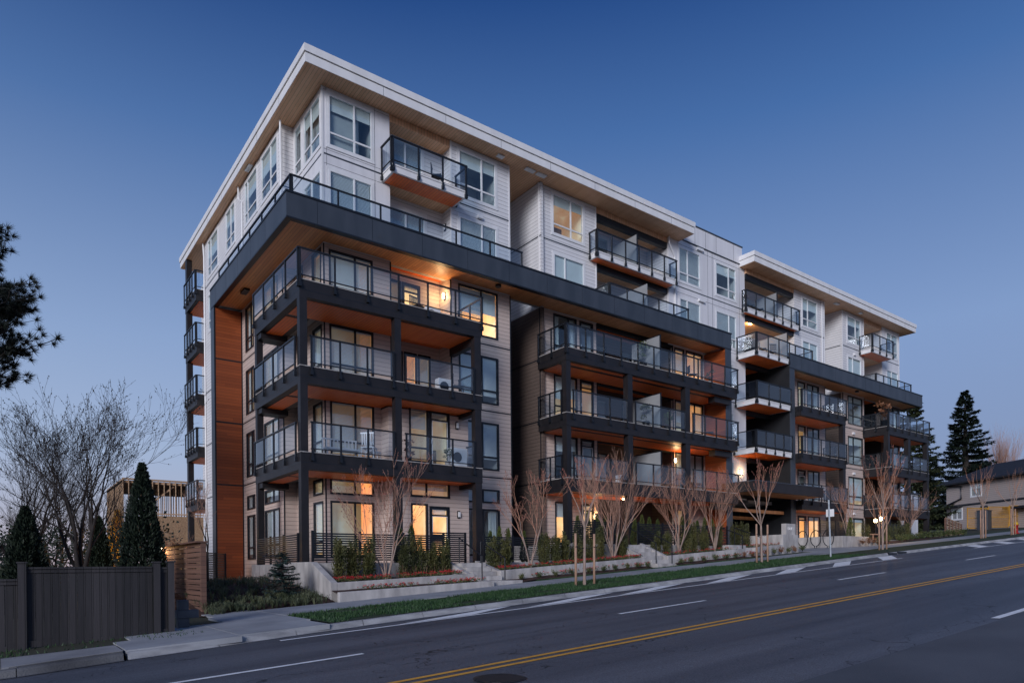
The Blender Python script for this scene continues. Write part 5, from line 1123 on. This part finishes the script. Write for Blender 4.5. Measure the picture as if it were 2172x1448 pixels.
p_ = at(250, 1190, 33); cone_tree('golden_shrub', (p_.x, p_.y, -1.4), 4.0, 1.3, 620, 'golden lamp lit conifer between the dark cedars', 'tree', None, GOLD, 4500, .12)
l = pt(tuple(p_+Vector((-.6, -1.6, .6))), 60, (1, .6, .15)); gl_ = bpy.data.objects['golden_shrub']; l.parent = gl_; l.matrix_parent_inverse = world_of(gl_).inverted()
r = random.Random(12); mb = MB()
for _ in range(420):
    px = r.uniform(-40, 345); D = r.uniform(23, 60); q = at(px, 1190, D); z = r.uniform(-1.8, .4+D*.035); leafball(mb, r, Vector((q.x, q.y, z)), .7+D*.01, 46, .14)
tag(mb.build('thicket', DCON), 'dark tangled thicket of shrubs behind the weathered fence', 'shrubs', None, 'stuff')
# leaning pine reaching in from the left edge
def pine(base, H, seed, label):
    r = random.Random(seed); rt = thing('pine_tree', tuple(base), label, 'tree'); b = Vector(base); st = MB(); fo = MB()
    st.tube([b, b+Vector((.1, .1, H*.5)), b+Vector((0, 0, H))], [.28, .2, .05], 10, False)
    def tuft(p, d):
        for _ in range(60):
            a = (d*.7+Vector((r.gauss(0, .6), r.gauss(0, .6), r.gauss(0, .6)))).normalized()*r.uniform(.14, .30); c = a.cross(Vector((r.uniform(-1, 1), r.uniform(-1, 1), r.uniform(-1, 1)))).normalized()*.010
            fo.tri(p-c, p+c, p+a)
    for i in range(150):
        t_ = .60+.40*(i+r.random())/150; z = H*t_; an = r.uniform(0, 2*pi); L = (2.35*max(.1, 1-((t_-.74)/.30)**2)+.3)*r.uniform(.6, 1.1); d = Vector((cos(an), sin(an), r.uniform(-.05, .45))).normalized()
        p0 = b+Vector((0, 0, z)); pts = [p0]; q = p0.copy(); dd = d.copy()
        for k in range(5): dd = (dd+Vector((r.uniform(-.25, .25), r.uniform(-.25, .25), r.uniform(-.1, .25)))).normalized(); q = q+dd*L/5; pts.append(q.copy())
        st.tube(pts, [.05, .04, .032, .025, .016, .01], 5, False); tuft(q, dd)
        for k in range(2, 6):
            for s in range(3):
                e = (dd+Vector((r.uniform(-1, 1), r.uniform(-1, 1), r.uniform(-.4, .8)))).normalized()*r.uniform(.25, .7); st.tube([pts[k], pts[k]+e*.5+Vector((0, 0, -.02)), pts[k]+e], [.014, .01, .006], 4, False); tuft(pts[k]+e, e.normalized())
    st.build('trunk', DARKBARK, rt); fo.build('needles', PINE, rt)
p_ = at(-120, 1190, 22); pine((p_.x, p_.y, -1.9), 12.6, 91, 'dark pine reaching in at the left edge high above the bare trees')
# unfinished timber building
TX, TY = -1.2, 34.0
root = thing('timber_building', (TX, TY, -1.5), 'unfinished timber framed building with open studs behind the rear balconies', 'building')
z1, z2, z3 = -1.8, 3.0, 6.6
mb = MB(); mb.box(TX, TY, z1, TX+.14, TY+9, z2-.2); mb.box(TX+2.3, TY, z1, TX+9, TY+.15, z2+.9); mb.box(TX, TY+.0, z2-.199, TX+.14, TY+9, z2+.3)
mb.build('osb_sheathing', OSB, root)
mb = MB()
for y in frange(TY+.4, TY+8.6, .8): mb.box(TX+.01, y, z2+.301, TX+.13, y+(.45 if int(y*2) % 2 else .3), z3-.35)
mb.box(TX, TY+.1, z3-.349, TX+.14, TY+9, z3); mb.build('upper_sheathing', OSB, root)
mb = MB()
for x in frange(TX, TX+6, .40): mb.box(x, TY+.02, z2+.301, x+.05, TY+.13, z3-.06)
for x in frange(TX, TX+2.2, .40): mb.box(x, TY+.02, z1, x+.05, TY+.13, z2-.25)
for y in (TY+3, TY+6):
    for x in frange(TX+.4, TX+6, .40): mb.box(x, y, z1, x+.05, y+.12, z3-.06)
mb.box(TX, TY, z3-.06, TX+6, TY+.15, z3+.06); mb.box(TX, TY, z2-.24, TX+2.29, TY+.15, z2+.3); mb.box(TX-.02, TY-.04, z2+1.0, TX+6, TY+.0, z2+1.1); mb.box(TX-.02, TY-.04, .1, TX+2.2, TY-.001, .2); mb.box(TX-.02, TY-.04, .75, TX+2.2, TY-.001, .85)
mb.beam((TX+.3, TY+.2, z2+.4), (TX+3.5, TY+.2, z3-.4), .05, .12)
mb.build('studs', TIMBER, root)
mb = MB(); mb.box(TX, TY+.16, z3-.3, TX+6, TY+9, z3-.1); mb.box(TX+.15, TY+.16, z2-.2, TX+6, TY+9, z2+.2); mb.build('joists', TIMBER, root)
# ------------------------------------------------------------------ right side: house, trees, street furniture
HU = Vector((-cos(radians(62)), -sin(radians(62)), 0)); HV = Vector((HU.y, -HU.x, 0))*-1
if HV.dot(_f) < 0: HV = -HV
H0 = at(2008, 1100, 85)
def hp(u, v, z): return H0+HU*u+HV*v-Vector((0, 0, H0.z))+Vector((0, 0, z))
def hbox(mb, u0, u1, v0, v1, z0, z1): mb.hexa([hp(u0, v0, z0), hp(u1, v0, z0), hp(u1, v1, z0), hp(u0, v1, z0), hp(u0, v0, z1), hp(u1, v0, z1), hp(u1, v1, z1), hp(u0, v1, z1)])
HSID = siding('beige_house_siding', (.44, .37, .34), .22)
root = thing('beige_house', tuple(hp(8, 0, 1.8)), 'beige two storey house with a dark shingled roof beyond the yellow fence', 'house')
PH = lambda a, z, d: tuple(hp(a, d, z))
zg, zb_, ze = 1.0, 6.55, 9.2
hw = [(.8, 2.4, 5.0, 6.3, 2), (3.7, 5.2, 7.55, 8.85, 2), (5.1, 6.05, 5.2, 6.3, 2)]
o = wall('wall', PH, 0, 22, zg, ze, [h[:4] for h in hw], HSID, .2, root)
for h in hw: window(PH, *h[:4], ((h[0]+h[1])/2,), None, WFRAME if h[0] < 5 else BLACK, 'roller' if h[0] < 5 else None, .3, h[4], parent=root, fw=.09)
mb = MB(); hbox(mb, 0, 22, .201, 12, zg, ze-.01); mb.build('wall', HSID, root)
mb = MB(); hbox(mb, -.1, 22, -.06, -.001, zb_, zb_+.22); mb.build('belt_trim', BLACK, o)
mb = MB()
mb.hexa([hp(-.9, -.7, ze), hp(22, -.7, ze), hp(22, 6, ze+2.5), hp(-.9+1.6, 6, ze+2.5), hp(-.9, -.7, ze+.2), hp(22, -.7, ze+.2), hp(22, 6, ze+2.75), hp(-.9+1.6, 6, ze+2.75)])
mb.hexa([hp(.7, 6.01, ze+2.5), hp(22, 6.01, ze+2.5), hp(22, 12.7, ze), hp(-.9, 12.7, ze), hp(.7, 6.01, ze+2.75), hp(22, 6.01, ze+2.75), hp(22, 12.7, ze+.2), hp(-.9, 12.7, ze+.2)])
mb.tri(hp(-.9, -.7, ze), hp(-.9, 12.7, ze), hp(.7, 6, ze+2.75))
SHING = mottle('roof_shingle', (.010, .011, .016), (.022, .023, .03), 5, .8, .6, 8)
mb.build('roof', SHING, root)
mb = MB(); mb.tube([hp(-.3, -.3, ze), hp(2.4, -.12, ze-.3), hp(2.4, -.12, zb_+.9), hp(-.6, -.3, zb_)], .09, 6); mb.build('downpipe', BLACK, root)
mb = MB(); hbox(mb, -.5, 2.6, -.9, -.062, zb_-.1, zb_+.1); mb.build('porch_roof', SHING, root)
mb = MB(); hbox(mb, 8.8, 22, -.8, -.061, 5.6, 5.85); mb.build('garage_canopy', SHING, root)
p_ = at(2050, 1190, 105); cone_tree('big_conifer', (p_.x, p_.y, 3.5), 22.6, 14.5, 701, 'tall dark conifer behind the beige house', 'tree', None, DCON, 52000, .36, True, .0, -.28, .85)
p_ = at(1928, 1190, 75); cone_tree('fir_tree', (p_.x, p_.y, 1.5), 17.0, 8.6, 702, 'broad lighter green fir showing past the right end of the apartment block', 'tree', None, FIRG, 40000, .30, True, .0, -.2, .6)
p_ = at(1975, 1190, 95); cone_tree('fir_tree', (p_.x, p_.y, 1.5), 13.0, 10, 703, 'lower dark fir filling the gap left of the beige house', 'tree', None, DCON, 16000, .36, True, .0, -.2, .7)
p_ = at(2125, 1190, 120); bare_tree('poplar', (p_.x, p_.y, 2), 21, 8, .12, 704, 'tall narrow bare poplar above the dark house roof', 'tree', None, (DARKBARK, TWIG), .22, 4, trunk=3, leader=True, nch=(5, 6), up=.9, ang=(.1, .3), shrink=.7)
# back yard fence and deck right of the building
slat_fence('wood_slat_fence', (50.3, -1.6), (60.5, 1.0), 1.5, 1.7, 'low brown horizontal slat fence right of the apartment block', TIMBER, .2, .12, 2.0, 'fence', REDWOOD, .12)
root = thing('shed', tuple(at(1935, 1130, 62)), 'pale upright shed standing behind the brown slat fence', 'shed')
q = at(1950, 1190, 62)
mb = MB(); mb.box(q.x-1.6, q.y, 2.0, q.x-.2, q.y+2.4, 5.9); mb.build('wall', WPANEL, root); mb = MB(); mb.box(q.x-1.75, q.y-.15, 5.901, q.x-.05, q.y+2.5, 6.0); mb.build('roof', GREY, root)
# yellow temporary fence panels
def road_pt(px, py, h=.15):
    d = at(px, py, 1)-CAM; t_ = (RZ(CAM.x)+h-CAM.z)/(d.z-.0605*d.x); return CAM+d*t_
qa = road_pt(2052, 1121); qb = road_pt(2185, 1113)
for i in range(3):
    a = qa.lerp(qb, i/3); b_ = qa.lerp(qb, (i+.95)/3); zb0 = (a.z+b_.z)/2; YF = MATS.get('yellow_fence') or mottle('yellow_fence', (.45, .22, .02), (.55, .28, .03), 5, .6, .1, 30)
    root = thing('temporary_fence', (a.x, a.y, zb0), 'yellow temporary fence panel in front of the beige house, %s from the left' % ORD[i], 'fence', 'yellow temporary fence panels')
    mb = MB(); mb.tube([(a.x, a.y, zb0), (a.x, a.y, zb0+2.2), (b_.x, b_.y, zb0+2.2), (b_.x, b_.y, zb0), (a.x, a.y, zb0)], .055, 6); mb.tube([(a.x, a.y, zb0+1.1), (b_.x, b_.y, zb0+1.1)], .04, 5); mb.build('frame', YF, root)
    mb = MB()
    for k in range(1, 34): t_ = k/34; x, y = a.x+(b_.x-a.x)*t_, a.y+(b_.y-a.y)*t_; mb.tube([(x, y, zb0), (x, y, zb0+2.2)], .012, 3, False)
    for k in range(1, 12): z = zb0+2.2*k/12; mb.tube([(a.x, a.y, z), (b_.x, b_.y, z)], .012, 3, False)
    mb.build('mesh_wires', YF, root)
# utility box, hydrant, garden lamps
q = at(2088, 1118, 74)
root = thing('utility_cabinet', (q.x, q.y, 3.4), 'grey utility cabinet with green paint marks behind the young street tree', 'cabinet'); mb = MB(); mb.box(q.x-.6, q.y-.5, 2.9, q.x+.6, q.y+.5, 5.3); mb.build('body', GREY, root, bevel=.03)
mb = MB(); mb.box(q.x-.65, q.y-.55, 5.301, q.x+.65, q.y+.55, 5.38); mb.build('lid', GREY, root); mb = MB(); mb.box(q.x+.1, q.y-.503, 4.3, q.x+.3, q.y-.50, 4.36); mb.box(q.x+.2, q.y-.504, 4.361, q.x+.25, q.y-.501, 4.8); mb.build('paint_mark', CEDL, root)
HR = mottle('hydrant_red', (.30, .015, .01), (.38, .02, .015), 4, .4, .05, 30); HY = mottle('hydrant_yellow', (.55, .33, .02), (.6, .38, .03), 4, .4, .05, 30)
hx, hy, hz = 48.4, -6.75, gz(48.4)
root = thing('fire_hydrant', (hx, hy, hz), 'red fire hydrant with a yellow cap on the far verge', 'hydrant')
mb = MB(); mb.lathe((hx, hy, hz), [(.22, 0), (.22, .06), (.15, .09), (.15, .55), (.19, .58), (.19, .62)], 14); mb.build('barrel', HR, root, True)
mb = MB(); mb.lathe((hx, hy, hz), [(.18, .621), (.16, .74), (.08, .83), (.04, .84), (.04, .9)], 14); mb.tube([(hx-.27, hy, hz+.45), (hx+.27, hy, hz+.45)], .07, 10); mb.build('cap', HY, root, True)
for i, (px, py, D, pw2) in enumerate(((1868, 1100, 42.5, 30), (1857, 1104, 45, 12))):
    q = at(px, py, D); root = thing('garden_lamp', (q.x, q.y, RZ(q.x)), 'lit garden lamp, the %s one among the maples at the right end' % ('brighter', 'dimmer')[i], 'lamp', 'garden lamps')
    mb = MB(); mb.tube([(q.x, q.y, RZ(q.x)), (q.x, q.y, q.z-.1)], .03, 8); mb.build('post', BLACK, root); mb = MB(); mb.lathe((q.x, q.y, q.z-.1), [(.05, 0), (.10, .06), (.10, .16), (.04, .22)], 12); mb.build('lamp_glass', LAMPM, root)
    l = pt((q.x, q.y-.25, q.z), pw2); l.parent = root; l.matrix_parent_inverse = world_of(root).inverted()
# ------------------------------------------------------------------ things on the balconies
def chair(x, y, z, a, label, mat=BLACK, s=1.0):
    root = thing('balcony_chair', (x, y, z), label, 'chair'); M = Matrix.Translation((x, y, z)) @ Matrix.Rotation(a, 4, 'Z') @ Matrix.Scale(s, 4)
    def put(nm, fn, mt):
        mb = MB(); fn(mb); mb.v = [tuple(M @ Vector(v)) for v in mb.v]; mb.build(nm, mt, root)
    put('seat', lambda m_: m_.box(-.22, -.22, .42, .22, .22, .45), mat)
    put('backrest', lambda m_: [m_.box(-.22+.075*k, .21, .50, -.19+.075*k, .235, .88) for k in range(6)]+[m_.box(-.23, .205, .881, .23, .24, .93)], mat)
    for sx in (-1, 1):
        for sy in (-1, 1): put('leg', lambda m_: m_.tube([(sx*.19, sy*.19, .42), (sx*.23, sy*.23, 0)], .014, 6), mat)
    return root
def ac(x, y, z, label, w_=.85, h_=.6):
    root = thing('heat_pump', (x, y, z), label, 'heat pump'); mb = MB(); mb.box(x, y, z+.08, x+w_, y+.33, z+h_); mb.build('casing', WFRAME, root, bevel=.015)
    mb = MB(); mb.lathe((0, 0, 0), [(.21, 0), (.21, .012)], 20); mb.v = [(x+w_*.38+v[0], y-.003-v[2], z+.08+(h_-.08)/2+v[1]) for v in mb.v]; mb.build('fan_grille', BLACK, root)
    mb = MB(); mb.box(x+.05, y+.02, z, x+.12, y+.31, z+.079); mb.box(x+w_-.12, y+.02, z, x+w_-.05, y+.31, z+.079); mb.build('feet', BLACK, root)
def plant(x, y, z, s, seed, label, pot=CONC, mat=LEAFM):
    root = thing('potted_plant', (x, y, z), label, 'potted plant'); mb = MB(); mb.lathe((x, y, z), [(.13*s, 0), (.17*s, .32*s), (.15*s, .33*s)], 14); mb.build('pot', pot, root)
    r = random.Random(seed); fo = MB()
    for k in range(8): leafball(fo, r, Vector((x+r.uniform(-.15, .15)*s, y+r.uniform(-.15, .15)*s, z+s*r.uniform(.45, 1.05))), .16*s, 18, .11*s)
    fo.build('leaves', mat, root)
    st = MB(); st.tube([(x, y, z+.3*s), (x+.02, y, z+.8*s)], .012, 5); st.build('stem', DARKBARK, root)
def bbq(x, y, z, label):
    root = thing('barbecue', (x, y, z), label, 'barbecue'); mb = MB(); mb.box(x, y, z+.05, x+.55, y+.45, z+.78); mb.build('cabinet', BLACK, root, bevel=.01)
    mb = MB(); mb.tube([(x-.02, y+.22, z+.86), (x+.57, y+.22, z+.86)], .2, 14); mb.build('lid', BLACK, root, True); mb = MB(); mb.box(x-.35, y+.05, z+.76, x-.03, y+.4, z+.79); mb.box(x+.58, y+.05, z+.76, x+.9, y+.4, z+.79); mb.build('side_shelf', GALV, root)
T2, T3, T4 = TOPS[2]+.03, TOPS[3]+.03, TOPS[4]+.03
WOODB = mottle('bench_grey', (.55, .56, .58), (.62, .63, .65), 3, .6, .05, 20)
root = thing('balcony_bench', (1.7, 1.0, T2), 'white slat backed bench on the second floor corner balcony', 'bench')
mb = MB(); mb.box(1.3, .9, T2+.36, 2.7, 1.35, T2+.42); mb.build('seat', WOODB, root); mb = MB()
for k in range(10): mb.box(1.32+k*.15, 1.34, T2+.43, 1.36+k*.15, 1.37, T2+.78)
mb.box(1.3, 1.33, T2+.781, 2.72, 1.38, T2+.83); mb.build('backrest', WOODB, root); mb = MB()
for x in (1.34, 2.62): mb.box(x, .93, T2, x+.05, .98, T2+.359); mb.box(x, 1.28, T2, x+.05, 1.33, T2+.359)
mb.build('legs', WOODB, root)
chair(3.0, .8, T2, 2.4, 'white curved chair beside the middle post of the second floor corner balcony', WFRAME, 1.15); chair(3.4, 1.3, T2, .4, 'white stool chair behind the middle post of the second floor corner balcony', WFRAME)
ac(6.6, .55, T2, 'white heat pump at the right end of the second floor corner balcony', .8, .85); plant(6.35, .45, T2, .7, 21, 'green plant in a pale pot before the second floor balcony door'); plant(4.55, .5, T2, .85, 22, 'dark leafed plant at the left of the second floor right hand balcony', BLACK, RUST)
ac(6.3, 1.0, T3, 'white heat pump on the third floor corner balcony', .7, .75); chair(7.1, .8, T3, 1.2, 'black folding chair at the right end of the third floor corner balcony'); ac(5.9, 1.3, T4, 'white heat pump on the top corner balcony under the lamp', .7, .7); chair(5.3, 1.0, T4, .3, 'low dark chair on the top corner balcony')
plant(3.1, 1.0, T4, .45, 29, 'small dark plant on the top corner balcony floor', BLACK, YEW)
plant(18.9, 1.0, T4, 1.35, 23, 'tall leafy plant beside the privacy screen on the fourth floor', BLACK, CEDL); chair(18.3, .8, T4, 2.2, 'dark chair beside the tall plant on the fourth floor'); chair(22.9, .9, T4, 1.0, 'dark lounge chair right of the screen on the fourth floor'); plant(24.4, .9, T4, .9, 24, 'green plant at the wood wall on the fourth floor', CONC, YEW)
plant(19.0, .9, T3, 1.2, 25, 'dark bushy plant behind the glass on the third floor', BLACK, YEW); plant(20.7, .9, T3, 1.0, 26, 'spiky plant right of the screen on the third floor', BLACK, CEDL); ac(17.0, .9, T2, 'white heat pump box behind the maple on the second floor', .6, .5)
chair(24.5, 1.0, T3, .8, 'dark chair in front of the wood wall on the third floor')
z5, z6 = 13.06, 16.11
mb = MB(); bbq(29.4, 1.5, z5, 'covered black barbecue on the fifth floor white balcony'); chair(30.6, 1.4, z5, .5, 'dark outdoor chair on the fifth floor white balcony'); chair(31.7, 1.5, z5, 2.6, 'second dark outdoor chair on the fifth floor white balcony, nearer the screen')
chair(6.6, 1.5, z6, .9, 'folded dark chair on the top white balcony near the corner'); ac(5.9, 2.0, z6, 'white heat pump on the top white balcony near the corner', .6, .6)
plant(30.0, 2.2, z6, .9, 27, 'rust coloured plant in a blue grey pot on the top middle balcony', GREY, RUST); chair(31.7, 2.3, z6, .5, 'patterned chair on the top middle balcony')
plant(45.9, .9, T4, 1.9, 28, 'tall twiggy potted tree on the right end balcony', BLACK, RUST); chair(47.0, 1.2, T4, .5, 'pale chair on the right end balcony', WOODB); chair(46.9, 1.0, T3, .3, 'orange wood chair on the lower right end balcony', STAKE)
root = thing('garden_chair', (38.9, -2.4, 1.3), 'pale wooden seat in the bed above the bicycle rack wall', 'bench'); mb = MB(); mb.box(36.8, -2.5, 1.62, 37.7, -2.1, 1.68); mb.build('seat', STAKE, root); mb = MB()
for x in (36.85, 37.6): mb.box(x, -2.45, 1.2, x+.05, -2.4, 1.619)
mb.build('legs', STAKE, root)
